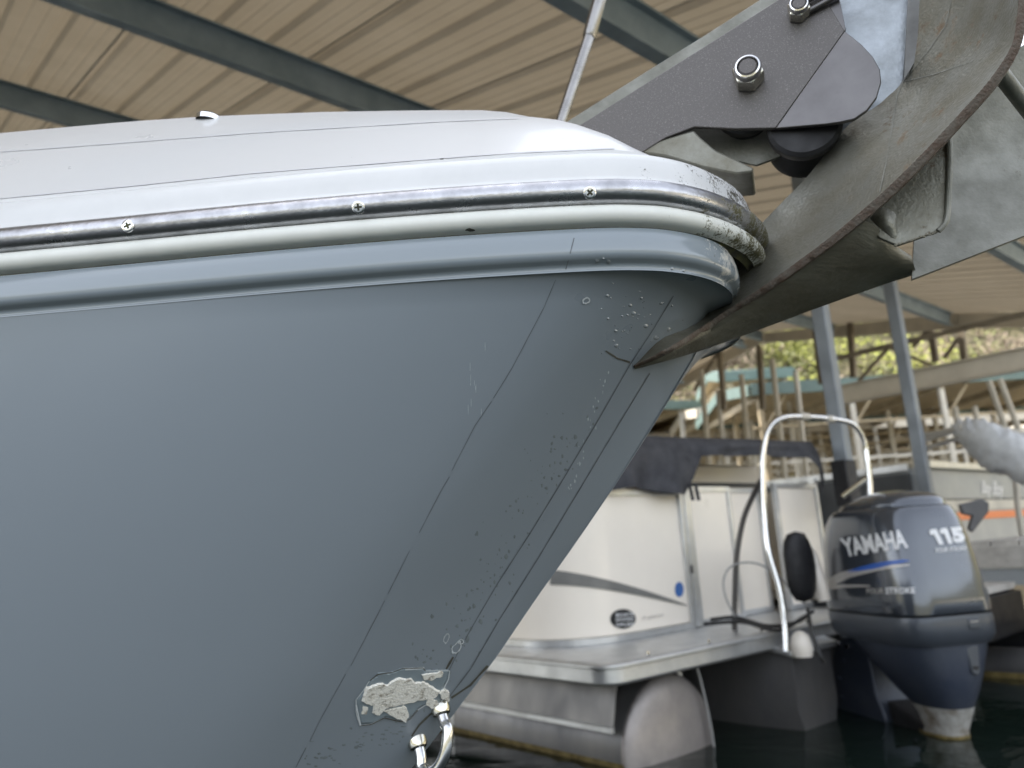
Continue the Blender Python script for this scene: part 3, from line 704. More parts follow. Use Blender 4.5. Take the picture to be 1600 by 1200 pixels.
# anchor bracket (bolted to the bow)
def K(x, y, o_): return onplane(x, y, T + NL*o_, NL)
OC = .036
brk_t = .005
left = [(880, 205), (905, 196), (1000, 136), (1100, 73), (1215, 0), (1270, -35), (1320, 48), (1212, 200), (1150, 201), (1085, 198), (1040, 215), (1000, 240), (930, 235)]
right = [(1320, 48), (1347, 70), (1364, 88), (1375, 108), (1377, 128), (1370, 152), (1355, 172), (1335, 186), (1312, 191), (1290, 194), (1212, 200)]
mb = MB(); mb.prism([K(x, y, OC) for x, y in left], -NL*brk_t); brk = mb.build('roller_bracket', M_steel, boat, bevel=.0008)
mb = MB(); fl = []
for x, y in right:
    q = (x-1212)/165*.010 if (x, y) not in (right[0], right[-1]) else 0
    fl.append(K(x, y, OC + q + .0001))
mb.prism(fl, -NL*brk_t); 
mb.prism([K(x, y, OC-.0002) for x, y in ((1270, -35), (1300, -60), (1322, 46), (1319, 50))], -NL*(brk_t-.0004)); mb.build('bracket_flare', M_steel2, brk, bevel=.0009)
far_ch = [(880, 215), (884, 191), (1000, 118), (1100, 56), (1190, -2), (1262, -45), (1330, 60), (1330, 130), (1318, 205), (1240, 236), (1182, 258), (1100, 240), (1000, 238)]
mb = MB(); mb.prism([K(x, y, -.0) for x, y in far_ch], NL*-.004); mb.build('far_cheek', M_galv2, brk, bevel=.0005)  # light on this cheek painted as paler metal than the near one
mb = MB(); mb.prism([K(x, y, OC-.001) for x, y in ((985, 236), (1040, 216), (1084, 203), (1094, 214), (1118, 234), (1178, 262), (1176, 269), (1150, 272), (1100, 262), (1040, 244))], -NL*.055)
mb.build('channel_floor', M_galv, brk, bevel=.002)
# rollers
def roller(x, y, r, o0, wd):
    c = K(x, y, o0); prof = [(0, 0), (0, r*.9), (.003, r), (wd*.22, r), (wd*.3, r*.93), (wd*.5, r*.72), (wd*.7, r*.93), (wd*.78, r), (wd-.003, r), (wd, r*.9), (wd, 0)]
    return MB().lathe(c, -NL, prof, 48).build('roller', M_black, brk, smooth=True, ang=40)
roller(1163, 163, .029, .028, .05); roller(1257, 190, .034, .029, .052)
def nut(x, y, r, L, o0, rot=0):
    c = K(x, y, o0); u = Vector((0, 0, 1)); w_ = NL.cross(u)
    hexr = lambda d, q: [c+NL*d+(u*math.cos(rot+k*math.pi/3)+w_*math.sin(rot+k*math.pi/3))*q for k in range(6)]
    n_ = MB().grid([hexr(.0014, r), hexr(L*.62, r), hexr(L*.70, r*.93)], True); n_.f.append(tuple(range(12, 18))); n_.build('nut', M_zinc, brk, bevel=.0007)
    MB().lathe(c+NL*L*.66, NL, [(0, r*.84), (L*.2, r*.84), (L*.3, r*.76), (L*.32, r*.66), (L*.22, r*.6)], 28).build('nut_collar', M_chrome, brk, smooth=True)
    MB().lathe(c+NL*L*.66, NL, [(0, r*.58), (L*.25, r*.58), (L*.31, r*.5), (L*.31, 0)], 24).build('bolt_end', M_steel, brk, smooth=True)
nut(1170, 124, .0150, .024, OC, .2); nut(1248, 22, .0108, .018, OC, .1)
mb = MB()
mb.tube([K(1240, 12, .041), K(1300, -22, .042), K(1330, -45, .042)], .0032, 12); mb.tube([K(1255, 22, .040), K(1310, -8, .041), K(1345, -30, .041)], .0028, 12)
mb.build('retaining_pin', M_steel2, brk, smooth=True)

# ------------------------------------------------------------------ anchor
tip = hit(hb, 991, 571, .002)
otip = (tip-T).dot(NL)
anc = thing('anchor', 'large galvanised plough anchor with rusty blade edge, its tip against the grey hull', 'anchor', K(1400, 200, 0))
# edge line of near blade, inner line by the shank; o = distance from the centreline plane towards the camera
Ed = [(990, 572, otip), (1050, 541, otip+.004), (1110, 503, .045), (1200, 443, .060), (1290, 377, .078), (1355, 323, .092), (1400, 282, .102), (1450, 232, .112), (1500, 178, .120), (1548, 124, .128), (1582, 70, .133), (1592, 20, .136), (1596, -30, .138), (1598, -80, .140)]
In = [(989, 567, otip-.004), (1035, 521, otip-.012), (1080, 470, .010), (1150, 391, .008), (1220, 318, .008), (1268, 268, .006), (1322, 196, .006), (1375, 160, .006), (1411, 126, .010), (1414, 90, .010), (1417, 50, .010), (1419, 10, .010), (1421, -30, .010), (1423, -80, .010)]
def dens3(l, k=4): return [tuple(v) for v in smooth_path([Vector(p) for p in l], k)]
In, Ed = dens3(In), dens3(Ed)
rows = []
for (a, b, c), (d, e, f_) in zip(In, Ed):
    row = []
    for k in range(9):
        q = k/8; x = a+(d-a)*q; y = b+(e-b)*q; o_ = c+(f_-c)*q
        o_ -= .012*math.sin(math.pi*q)*min(1, max(0, (x-1000)/250))          # hollow plough face
        row.append(K(x, y, o_))
    rows.append(row)
def thick_grid(rows, nvec, name, m, parent, ang=28, **kw):
    n = len(rows); mcount = len(rows[0]); back = [[p+nvec for p in r] for r in rows]
    mb = MB().grid(rows).grid(back)
    N = n*mcount
    for j in range(mcount-1): mb.f.append((j, j+1, N+j+1, N+j)); mb.f.append(((n-1)*mcount+j, (n-1)*mcount+j+1, N+(n-1)*mcount+j+1, N+(n-1)*mcount+j))
    for i in range(n-1): mb.f.append((i*mcount, (i+1)*mcount, N+(i+1)*mcount, N+i*mcount)); mb.f.append((i*mcount+mcount-1, (i+1)*mcount+mcount-1, N+(i+1)*mcount+mcount-1, N+i*mcount+mcount-1))
    return mb.build(name, m, parent, smooth=True, ang=ang, **kw)
thick_grid(rows, -NL*.004 + D*.001, 'near_blade', M_galv, anc)
nbv = bvh_of([bpy.data.objects['near_blade']])
decal_line([(1411, 128), (1402, 150), (1394, 200), (1385, 255), (1375, 300)], 1.8, nbv, M_galv2, anc, 'weld_line', .0004)
decal_line([(1411, 128), (1460, 116), (1520, 96)], 1.2, nbv, M_galv2, anc, 'fold_line', .0004)
decal_line([(1411, 128), (1450, 80), (1478, 40), (1487, 0)], 1.4, nbv, M_galv2, anc, 'fold_line', .0004)
# rusty thick rim along the blade edge
rim = []
for i, (x, y, o_) in enumerate(Ed):
    p = K(x, y, o_+.0012); nx = Ed[min(i+1, len(Ed)-1)]; pv = Ed[max(i-1, 0)]
    L = math.hypot(nx[0]-pv[0], nx[1]-pv[1]); ax, ay = -(nx[1]-pv[1])/L, (nx[0]-pv[0])/L
    wpx = min(13, 3+i*.5); q = K(x+ax*wpx, y+ay*wpx, o_-.001); pp = K(x-ax*1.0, y-ay*1.0, o_+.0012)
    rim.append([pp, pp.lerp(q, .3)+NL*.0006, q, q-NL*.006, pp-NL*.006])
# densify for roughness
rd = []
for a, b in zip(rim, rim[1:]):
    for k in range(7): rd.append([p.lerp(q, k/7) + Vector((random.gauss(0, 1), random.gauss(0, 1), random.gauss(0, 1)))*.00008 for p, q in zip(a, b)])
rd.append(rim[-1])
MB().grid(rd, True).build('rusty_rim', M_rust, anc, smooth=True, ang=60)
# ploughshare underside (dark, scuffed)
up_ = [(991, 574, otip-.001), (1052, 546, otip), (1112, 510, .040), (1202, 451, .054), (1292, 386, .070), (1345, 343, .082), (1368, 352, .060), (1395, 382, .030), (1412, 392, .020), (1424, 400, .012)]
lo_ = [(992, 577, otip-.003), (1052, 561, otip-.02), (1105, 545, .0), (1185, 516, -.01), (1270, 484, -.012), (1320, 466, -.012), (1360, 452, -.012), (1395, 440, -.01), (1415, 434, -.008), (1432, 428, -.006)]
rows = []
for (a, b, c), (d, e, f_) in zip(up_, lo_):
    rows.append([K(a+(d-a)*k/7, b+(e-b)*k/7, c+(f_-c)*(k/7) + .010*math.sin(math.pi*k/7)*min(1, (a-990)/150)) for k in range(8)])
thick_grid(rows, -NL*.006+Z*.003, 'blade_underside', M_scuff, anc, 40)
# web plate with pale rounded edge
web = [(1345, 343), (1400, 288), (1450, 238), (1479, 205), (1484, 240), (1482, 300), (1481, 336), (1477, 350), (1466, 361), (1440, 371), (1402, 384), (1375, 372)]
mb = MB(); mb.prism([K(x, y, .052) for x, y in web], -NL*.004); mb.build('web_plate', M_galv, anc, bevel=.001)
edge = smooth_path([K(x, y, .054) for x, y in ((1481, 202), (1484, 240), (1482, 300), (1480, 336), (1476, 350), (1466, 361))], 5)
MB().tube(edge, .0024, 10).build('web_edge', M_galv2, anc, smooth=True)
mb = MB()
for k in range(26):
    q = k/25; x, y = 1470-72*q+random.gauss(0, .6), 361+22.5*q+random.gauss(0, .6); r_ = random.uniform(.0007, .0014); mb.lathe(K(x, y, .0525), NL+D*.1, [(0, r_), (r_*.7, r_*.8), (r_, 0)], 8)
mb.build('weld_bead', M_scuff, anc, smooth=True, kind='stuff')
# the two swellings where web, keel and blades are welded together
def patch(c00, c10, c11, c01, o0, bulge, name):
    rows = []
    for i in range(10):
        r_ = []
        for j in range(10):
            x, y = quadmap((c00, c10, c11, c01), i/9, j/9); r_.append(K(x, y, o0 + bulge*(math.sin(math.pi*i/9)*math.sin(math.pi*j/9))))
        rows.append(r_)
    thick_grid(rows, -NL*.002, name, M_galv, anc, 60)
patch((1352, 338), (1404, 383), (1402, 332), (1378, 320), .0515, .006, 'weld_swelling')
# far blade
fb_rows = []
for i in range(9):
    q = i/8; xa, ya = 1440+300*q, 150-150*q; xb, yb = 1425+330*q, 436-128*q
    fb_rows.append([K(xa+(xb-xa)*j/7, ya+(yb-ya)*j/7, -.004-.075*q - .022*math.sin(math.pi*j/7) + .012*(j/7)) for j in range(8)])
thick_grid(fb_rows, -NL*.006, 'far_blade', M_galv2, anc, 60)
# darker plate added to paint the shaded fold of the blade beside the shank
mb = MB(); mb.prism([K(x, y, .019) for x, y in ((1423, -80), (1545, -80), (1487, 0), (1412, 127))], -NL*.003); mb.build('fold_shade_plate', mat('shaded_galvanising', (.15, .15, .145), .5, .4, vs=30, var=.25, bump=.2, bs=300, bd=.001), anc, bevel=.0006)
# shank
sh = [(1215, -140), (1300, -140), (1428, -140), (1423, 0), (1413, 125), (1392, 165), (1350, 215), (1322, 232), (1290, 190), (1270, 60)]
mb = MB(); mb.prism([K(x, y, .007) for x, y in sh], -NL*.014); mb.build('shank', M_galv3, anc, bevel=.0015)
MB().tube([K(1548, 95, .10), K(1590, 150, .06), K(1660, 240, .02)], .0065, 14).build('roll_bar', M_galv2, anc, smooth=True)

# ------------------------------------------------------------------ pontoon boat
BA = R_(50); b1 = Vector((math.sin(BA), math.cos(BA), 0)); b2 = Vector((-b1.y, b1.x, 0)); BO = Vector((.58, 3.6, 0))
def P(a, b, z): return BO + b1*a + b2*b + Z*z
pon = thing('pontoon_boat', 'pontoon boat with cream fence panels and aluminium frame moored behind the bow', 'boat', P(1, 2, 0))
def log(a, r, zc, first):
    mb = MB(); mb.lathe(P(a, 0, zc), b2, [(0, r*.985), (.012, r), (6.5, r), (7.3, r*.6), (7.6, .02)], 40); o = mb.build('pontoon', M_tube, pon, smooth=True, ang=50)
    MB().lathe(P(a, 0, zc), -b2, [(-.004, r), (.006, r*1.0), (.012, r*.985), (.022, r*.95), (.038, r*.80), (.048, r*.5), (.052, 0)], 40).build('end_cap', mat('pale_end_cap', (.46, .42, .40), .45, .6, vs=3, col2=(.28, .26, .25), bump=.1, bs=12), o, smooth=True, ang=60)
    mb = MB(); mb.lathe(P(a, .0, zc), b2, [(-.006, r*1.003), (6.5, r*1.003)], 60)
    # keep only the belt at the waterline
    keep = [f for f in mb.f if max(mb.v[i].z for i in f) < .045 and min(mb.v[i].z for i in f) > -.08]
    mb.f = keep; mb.build('waterline_belt', M_scum, o)
    mb = MB(); mb.box(P(a, 1.6, zc+r-.005), b1*.004, b2*1.5, Z*.0) if False else None
    return o
log(.0, .30, .03, True); log(1.95, .30, .03, False)
# skirt / splash plate outside of the near tube, pale seam bands
pts = [P(-.30, -.02, .41), P(-.36, -.02, .16), P(-.36, 4.0, .16), P(-.30, 4.0, .41)]
MB().prism(pts, b1*.006).build('splash_skirt', M_tube, pon)
MB().bar(P(-.36, -.02, .165), P(-.36, 4, .165), .02, .02).build('skirt_lip', M_alu, pon)
for b in (1.2, 2.4, 3.6):
    MB().lathe(P(0, b, .06), b2, [(0, .3015), (.03, .3015)], 40).build('tube_weld_band', M_alu, pon, smooth=True)
# deck with rounded corner
def rrect(a0, a1, b0, b1_, r, z, n=6):
    z -= .06 if z < .6 else 0
    out = []
    for (ca, cb, s0) in ((a0+r, b0+r, 180), (a1-r, b0+r, 270), (a1-r, b1_-r, 0), (a0+r, b1_-r, 90)):
        for k in range(n+1): t = R_(s0+90*k/n); out.append(P(ca+r*math.cos(t), cb+r*math.sin(t), z))
    return out
MB().prism(rrect(-.52, 2.35, -.18, 6.5, .10, .425), Z*.085).build('deck', M_alu, pon, bevel=.012)
MB().prism(rrect(-.535, 2.365, -.195, 6.51, .11, .49), Z*.016).build('deck_trim', M_alu, pon, bevel=.004)
for a in (-.3, .1, .5, .9):
    MB().lathe(P(a, -.196, .466), -b2, [(0, .010), (.003, .009), (.004, 0)], 12).build('trim_screw', M_chrome, pon, smooth=True)
# fence: curved corner panel, posts, gate, further panel
FB = .28; z0, z1 = .455, 1.17
def fence_path():
    pts = [P(.60, FB, 0), P(.05, FB, 0)]
    for k in range(1, 24): t = R_(90*k/24); pts.append(P(.05-.33*math.sin(t), FB+.33*(1-math.cos(t)), 0))
    pts += [P(-.28, FB+.33, 0), P(-.28, 1.6, 0), P(-.28, 3.2, 0)]
    return pts
fp = fence_path()
panel = MB().grid([[p+Z*(z0+.03) for p in fp], [p+Z*(z1-.03) for p in fp]]).build('fence_panel', M_panel, pon, smooth=True, ang=40)
for zz in (z0+.012, z1-.012):
    mb = MB()
    for p, q in zip(fp, fp[1:]): mb.bar(p+Z*zz, q+Z*zz, .034, .03)
    mb.build('fence_rail', M_alu, pon)
for a in (.60, .64):
    MB().box(P(a, FB, (z0+z1)/2), b1*.017, b2*.017, Z*(z1-z0)/2).build('fence_post', M_alu, pon, bevel=.003)
MB().box(P(.62, FB-.018, .75), b1*.006, b2*.006, Z*.02).build('latch', M_steel, pon)
def panel_box(a0, a1, b, zb, zt):
    MB().box(P((a0+a1)/2, b, (zb+zt)/2), b1*((a1-a0)/2-.02), b2*.004, Z*((zt-zb)/2-.02)).build('fence_panel', M_panel, pon)
    for a in (a0+.012, a1-.012): MB().box(P(a, b, (zb+zt)/2), b1*.014, b2*.016, Z*(zt-zb)/2).build('fence_post', M_alu, pon, bevel=.002)
    for zz in (zb+.014, zt-.014): MB().box(P((a0+a1)/2, b, zz), b1*((a1-a0)/2-.027), b2*.014, Z*.014).build('fence_rail', M_alu, pon)
panel_box(.68, 1.08, FB+.02, z0, z1+.02); panel_box(1.10, 1.50, FB+.10, z0, z1+.02); panel_box(1.52, 2.02, FB+.0, z0, z1+.04)
# pale seat back seen over the fence
MB().prism(rrect(.72, 1.95, .62, .80, .05, 1.20), Z*.17).build('seat_back', M_panel, pon, bevel=.02)
MB().bar(P(.72, .60, 1.235), P(1.95, .60, 1.235), .02, .025).build('seat_trim', M_boatd, pon)
# far and side fences so the boat stays a boat from the side
MB().box(P(2.05, 2.2, .86), b1*.006, b2*1.9, Z*.33).build('fence_panel', M_panel, pon)
# swoosh, stickers
pb = bvh_of([panel])
sw = []
for k in range(41):
    q = k/40; x = 860+(1072-860)*q; yc = 902+ 44*q**1.5; h = 11*(1-q)**.8+.6; sw.append((x, yc-h, x, yc+h))
decal_strip(sw, pb, mat('grey_swoosh_print', (.20, .20, .19), .4, var=.4, vs=5), panel, 'swoosh', .006)
decal_blob(973, 967, 20, 15.5, pb, M_black, panel, 'dealer_sticker', .008, 24, 0)
for k, (s_, y) in enumerate((('BOATS', 960), ('DOCKS', 967), ('SALES', 975))):
    decal_text(s_, [(960, y+3.5), (987, y+2), (987, y-3), (960, y-1.5)], pb, M_decw, panel, 'sticker_lettering', .02, lift=.012)
decal_blob(1061, 921, 7, 12, pb, mat('blue_sticker', (.05, .15, .42), .4, var=.2), panel, 'round_sticker', .006, 20, 0)
decal_text('f~ances', [(1002, 970), (1036, 962), (1036, 957), (1002, 962)], pb, M_decs, panel, 'script_lettering', 0, .4, lift=.006)
# handrail hoop
hoop = lambda pts, Y: smooth_path([atY(x, y, yv) for (x, y, yv) in pts], 6)
H1 = hoop([(1228, 1018, 3.72), (1226, 975, 3.74), (1217, 920, 3.76), (1200, 860, 3.78), (1194, 800, 3.8), (1192, 740, 3.8), (1193, 700, 3.8), (1202, 670, 3.8), (1222, 653, 3.8), (1260, 651, 3.86), (1310, 656, 3.92), (1335, 665, 3.96), (1350, 690, 4.0), (1356, 725, 4.0), (1359, 760, 4.0), (1360, 830, 4.0)], 0)
hp = MB().tube(H1, .0135, 12).build('handrail', M_chrome, pon, smooth=True)
for x, y, Y in ((1257, 651, 3.86), (1297, 655, 3.91)):
    a, b = atY(x-6, y-.5, Y-.01), atY(x+6, y+.5, Y+.01); MB().tube([a, b], .019, 12).build('clamp', M_wpost, hp, smooth=True)
H2 = hoop([(1148, 985, 4.0), (1148, 940, 4.0), (1151, 870, 3.98), (1162, 810, 3.95), (1180, 768, 3.9), (1192, 745, 3.83)], 0)
MB().tube(H2, .0135, 12).build('handrail_brace', M_steel, pon, smooth=True)
MB().tube([atY(1316, 776, 4.05), atY(1354, 748, 4.0)], .013, 10).build('handrail_strut', M_chrome, pon, smooth=True)
# engine pod and transom
pod = [P(.55, 1.9, -.2), P(1.35, 1.9, -.2), P(1.35, 1.9, .40), P(.55, 1.9, .40)]
mb = MB(); ra = []
for b, zt, a0, a1 in ((3.2, .40, .62, 1.2), (.3, .40, .62, 1.2), (.05, .39, .62, 1.14), (-.14, .36, .64, 1.06), (-.24, .33, .66, 1.0)):
    ra.append([P(a0, b, zt), P(a0-.01, b, .1), P(a0+.1, b, -.2), P(a1-.1, b, -.2), P(a1+.01, b, .1), P(a1, b, zt)])
mb.grid(ra, True); mb.f.append((24, 25, 26, 27, 28, 29)); mb.build('engine_pod', M_tube, pon, smooth=True, ang=30)
MB().prism([P(.62, -.26, .335), P(1.04, -.26, .335), P(1.16, .04, .395), P(.60, .04, .395)], Z*.03).build('pod_top', M_alu, pon, bevel=.006)
# stern ropes, rod
MB().tube(smooth_path([P(.17, -.03, .40), P(.17, -.06, .34), P(.20, -.07, .15), P(.22, -.07, -.05)], 4), .006, 8).build('mooring_line', M_cable, pon, smooth=True)
MB().tube([P(-.12, -.1, .42), P(-.02, -.12, .34)], .008, 8).build('hanging_pin', M_alu, pon, smooth=True)

cov = thing('boat_cover', 'charcoal canvas cover draped over the pontoon boat fence behind the bow', 'cover', P(.3, .6, 1.2))
rows = []
n = 46
top_l = [P(-.32, 3.0, 1.46), P(-.32, 1.2, 1.46), P(-.30, .55, 1.455), P(-.15, .33, 1.455), P(.1, .26, 1.455), P(.6, .25, 1.455), P(1.2, .24, 1.47), P(1.98, .24, 1.485)]
tl = smooth_path(top_l, 8)
def cov_bottom(a):
    if a < .55: return 1.155+.02*math.sin(a*9)
    if a < .63: return 1.14
    if a < .72: return 1.14+(a-.63)/.09*.20
    return 1.345+.02*math.sin((a-.7)*2) if a < 1.85 else 1.345-(a-1.85)*1.6
for i, p in enumerate(tl):
    a = (p-BO).dot(b1); b = (p-BO).dot(b2); zb = cov_bottom(a) if b < .7 else 1.16
    t = tl[min(i+1, len(tl)-1)]-tl[max(i-1, 0)]; t.z = 0; t.normalize(); outn = Vector((t.y, -t.x, 0))
    if outn.dot(P(.8, 2, 0)-p) > 0: outn = -outn
    row = [p - outn*1.0 + Z*.05, p - outn*.25 + Z*.03]
    for j in range(9):
        q = j/8; fold = .036*math.sin(i*1.15+q*2.0)*q + .012*math.sin(i*2.3-q*5)*q + .02*math.sin(i*.37+q*7)*q*(1-q)*2
        row.append(Vector((p.x, p.y, p.z+(zb-p.z)*q - .03*(1-math.cos(q*1.5))*0)) + outn*(.05*math.sin(min(1, q*2)*math.pi/2) + fold))
    rows.append(row)
MB().grid(rows).build('canvas', M_cover, cov, smooth=True, ang=180)
for x in (1079, 1088): MB().tube([atY(x-2, 755, 4.12), atY(x+4, 782, 4.12)], .010, 8).build('tie_strap', M_cover, cov, smooth=True)
blk = thing('seat_cushion', 'black cushion hanging at the pontoon boat gate beside the outboard motor', 'cushion', P(1.2, -.0, .55))
c = atY(1250, 885, 3.9)
rows = []
for i in range(9):
    t = i/8; z_ = .17*math.cos(math.pi*t); rw = .105*math.sin(math.pi*t)**.55+.001
    rows.append([c+Z*z_+b1*rw*math.cos(2*math.pi*k/16)*(1+.12*math.sin(3*k+i))+b2*.5*rw*math.sin(2*math.pi*k/16) for k in range(16)])
MB().grid(rows, True).build('cushion_body', mat('black_vinyl', (.008, .008, .01), .6, var=.3, vs=15), blk, smooth=True, ang=180)
buc = thing('canister', 'pale cream rounded canister standing on the stern between rail and motor', 'canister', atY(1262, 980, 3.9))
c = atY(1252, 1008, 3.8); MB().lathe(c-Z*.05, Z, [(0, .045), (.04, .052), (.09, .04), (.11, .02), (.115, 0)], 20).build('canister_body', M_panel, buc, smooth=True)
c = atY(1283, 900, 3.95); MB().lathe(c-Z*.12, Z+b2*.15, [(0, .03), (.08, .035), (.22, .03), (.26, .015), (.262, 0)], 20).build('canister_neck', M_panel, buc, smooth=True)
hs = thing('control_cables', 'black control cables looping from the pontoon stern to the outboard motor', 'cable', atY(1240, 985, 3.8))
for i, pts in enumerate(([(1110, 968, 4.0), (1150, 965, 3.95), (1200, 978, 3.85), (1245, 972, 3.75), (1270, 955, 3.6)], [(1262, 950, 3.6), (1268, 985, 3.6), (1280, 1020, 3.55), (1288, 1035, 3.55)], [(1100, 975, 4.0), (1160, 972, 3.9), (1215, 985, 3.8), (1260, 962, 3.7)])):
    MB().tube(smooth_path([atY(*q) for q in pts], 8), .009, 8).build('cable', M_hose, hs, smooth=True)
gc = thing('grey_cable', 'thin grey cable looping over the pontoon boat gate', 'cable', atY(1180, 900, 4.0))
MB().tube(smooth_path([atY(x, y, 3.95) for x, y in ((1150, 968), (1133, 930), (1132, 900), (1148, 882), (1180, 880), (1210, 895), (1240, 925), (1262, 948))], 8), .005, 8).build('cable', M_cable, gc, smooth=True)

# ------------------------------------------------------------------ outboard motor
EA = R_(78); g1 = Vector((math.sin(EA), math.cos(EA), 0)); g2 = Vector((-g1.y, g1.x, 0))
tilt = 0.0
ES = 1.08
corner = atY(1428, 965, 3.40)
GO = corner + g1*.205*ES + g2*.30*ES; GO.z = 0
motor = thing('outboard_motor', 'blue grey outboard motor with silver lettering hanging on the pontoon stern', 'outboard motor', GO)
ZE = corner.z
def sect(z, w_, aft_, fr, ex=3.2, n=40, sk=0):
    out = []
    for k in range(n):
        t = 2*math.pi*k/n; c, s = math.cos(t), math.sin(t)
        x = w_*math.copysign(abs(c)**(2/ex), c); y = math.copysign(abs(s)**(2/ex), s); y = y*fr if y > 0 else y*aft_
        # aft narrows a little into a keel line, front rounds
        x *= (1-.06*max(0, y/fr)**2) if y > 0 else 1
        out.append(GO + g1*x*ES + g2*y*ES*(1.12 if y > 0 else 1) + Z*(ZE+z*ES))
    return out
cw = [sect(.0, .212, .300, .32, 5), sect(.004, .215, .303, .325, 5), sect(.06, .216, .300, .325, 5), sect(.16, .212, .282, .318, 4.6), sect(.28, .207, .262, .305, 4.4), sect(.37, .199, .244, .285, 4), sect(.405, .192, .234, .265, 3.6), sect(.424, .186, .226, .25, 3.4), sect(.434, .176, .214, .235, 3.2)]
mb = MB().grid(cw, True); mb.f.append(tuple(range(8*40, 9*40))); cowl = mb.build('cowling', M_cowl, motor, smooth=True, ang=40)
# hood with the dark intake slot
def hsect(q, zc, w_, aft_, fr, ex=3):
    pts = sect(0, w_, aft_, fr, ex); out = []
    for p in pts:
        y = (p-GO).dot(g2)/ES; f = max(0, y/.30); out.append(p + Z*(zc - q*.095*f**1.7 + .040*q*min(1, max(0, -y/.12))))
    return out
hood = [hsect(1, .408, .166, .200, .262), hsect(.9, .432, .176, .220, .270), hsect(.62, .468, .172, .214, .262), hsect(.4, .502, .150, .185, .225), hsect(.2, .530, .10, .12, .15, 2.6), hsect(.1, .546, .04, .05, .06, 2.4), hsect(0, .549, .002, .002, .002, 2)]
mb = MB().grid(hood, True); mb.f.append(tuple(range(40))); mb.build('hood', M_cowl, motor, smooth=True, ang=55)
mb = MB().grid([sect(.415, .158, .196, .2, 3), sect(.458, .158, .190, .18, 3)], True); mb.build('intake_slot', M_black, motor)
mb = MB().grid([sect(-.004, .208, .296, .315, 5), sect(-.012, .205, .293, .312, 5)], True); mb.build('cowl_gasket', M_black, motor)
mb = MB().grid([sect(-.008, .212, .300, .322, 5), sect(-.03, .216, .304, .322, 5), sect(-.09, .214, .302, .31, 5), sect(-.118, .200, .288, .29, 4.6), sect(-.125, .18, .265, .26, 4)], True); mb.build('lower_cowling', M_cowl2, motor, smooth=True, ang=35)
# mid section
def sect2(z, w_, y0, y1, ex=2.6, n=28): 
    cy = (y0+y1)/2; h = (y1-y0)/2
    return [GO + g1*w_*ES*math.copysign(abs(math.cos(2*math.pi*k/n))**(2/ex), math.cos(2*math.pi*k/n)) + g2*ES*(cy+h*math.copysign(abs(math.sin(2*math.pi*k/n))**(2/ex), math.sin(2*math.pi*k/n))) + Z*z for k in range(n)]
ZM = ZE-.115*ES
mb = MB().grid([sect2(ZM, .195, -.280, .24, 4), sect2(ZM-.06, .178, -.276, .19, 3.6), sect2(ZM-.14, .150, -.270, .12, 3.2), sect2(ZM-.22, .115, -.258, .06, 2.8), sect2(ZM-.27, .090, -.244, .01, 2.6)], True)
mid = mb.build('midsection', M_mid, motor, smooth=True, ang=40)
mb = MB().grid([sect2(ZM-.27, .091, -.245, .01), sect2(ZM-.31, .078, -.228, -.015), sect2(ZM-.37, .064, -.205, -.03), sect2(-.03, .066, -.20, .0), sect2(-.4, .05, -.16, .0)], True)
mb.build('worn_lower_leg', M_worn, motor, smooth=True, ang=40)
mb = MB().grid([sect2(.012, .068, -.204, .005), sect2(-.02, .069, -.206, .005)], True); mb.build('scum_line', M_scum, motor)
# latch tab on the aft face, tow eye
c = GO + g2*-.304*ES + g1*.06 + Z*(ZE-.045)
MB().box(c, g1*.028, g2*.004, Z*.022).build('latch_tab', M_cowl2, motor, bevel=.004)
MB().box(c+g2*-.004+Z*.008, g1*.02, g2*.002, Z*.002).build('latch_mark', M_decs, motor)
c = GO + g2*-.268*ES + g1*.055 + Z*(ZM-.075)
MB().prism([c+g1*-.03+Z*.06, c+g1*.03+Z*.06, c+g1*.022+Z*-.05, c+Z*-.062, c+g1*-.022+Z*-.05], g2*-.010).build('water_outlet', M_cowl2, motor, bevel=.004)
MB().box(c+g2*-.011+Z*-.03, g1*.013, g2*.001, Z*.007).build('outlet_hole', M_black, motor)
# swivel bracket
brp = [(1302, 1010), (1316, 996), (1332, 992), (1348, 1000), (1356, 1020), (1362, 1050), (1368, 1085), (1382, 1120), (1384, 1132), (1300, 1132), (1296, 1080)]
cb = GO + g2*.22 - g1*.08
mb = MB(); mb.prism([onplane(x, y, cb, g1) for x, y in brp], g1*.20); bo = mb.build('clamp_bracket', M_mid, motor, bevel=.010)
for x, y in ((1310, 1006), (1325, 1010), (1318, 1032), (1312, 1060), (1316, 1090)):
    MB().lathe(onplane(x, y, cb-g1*.001, g1), -g1, [(0, .012), (.006, .012), (.008, .008), (.008, 0)], 12).build('bracket_bolt', M_chrome if y < 1030 else M_mid, bo, smooth=True)
MB().prism([GO+g2*.16+g1*-.07+Z*.10, GO+g2*-.08+g1*-.05+Z*.02, GO+g2*-.08+g1*-.05+Z*-.06, GO+g2*.14+g1*-.07+Z*-.02], g1*.12).build('lower_mount', M_black, motor, bevel=.008)
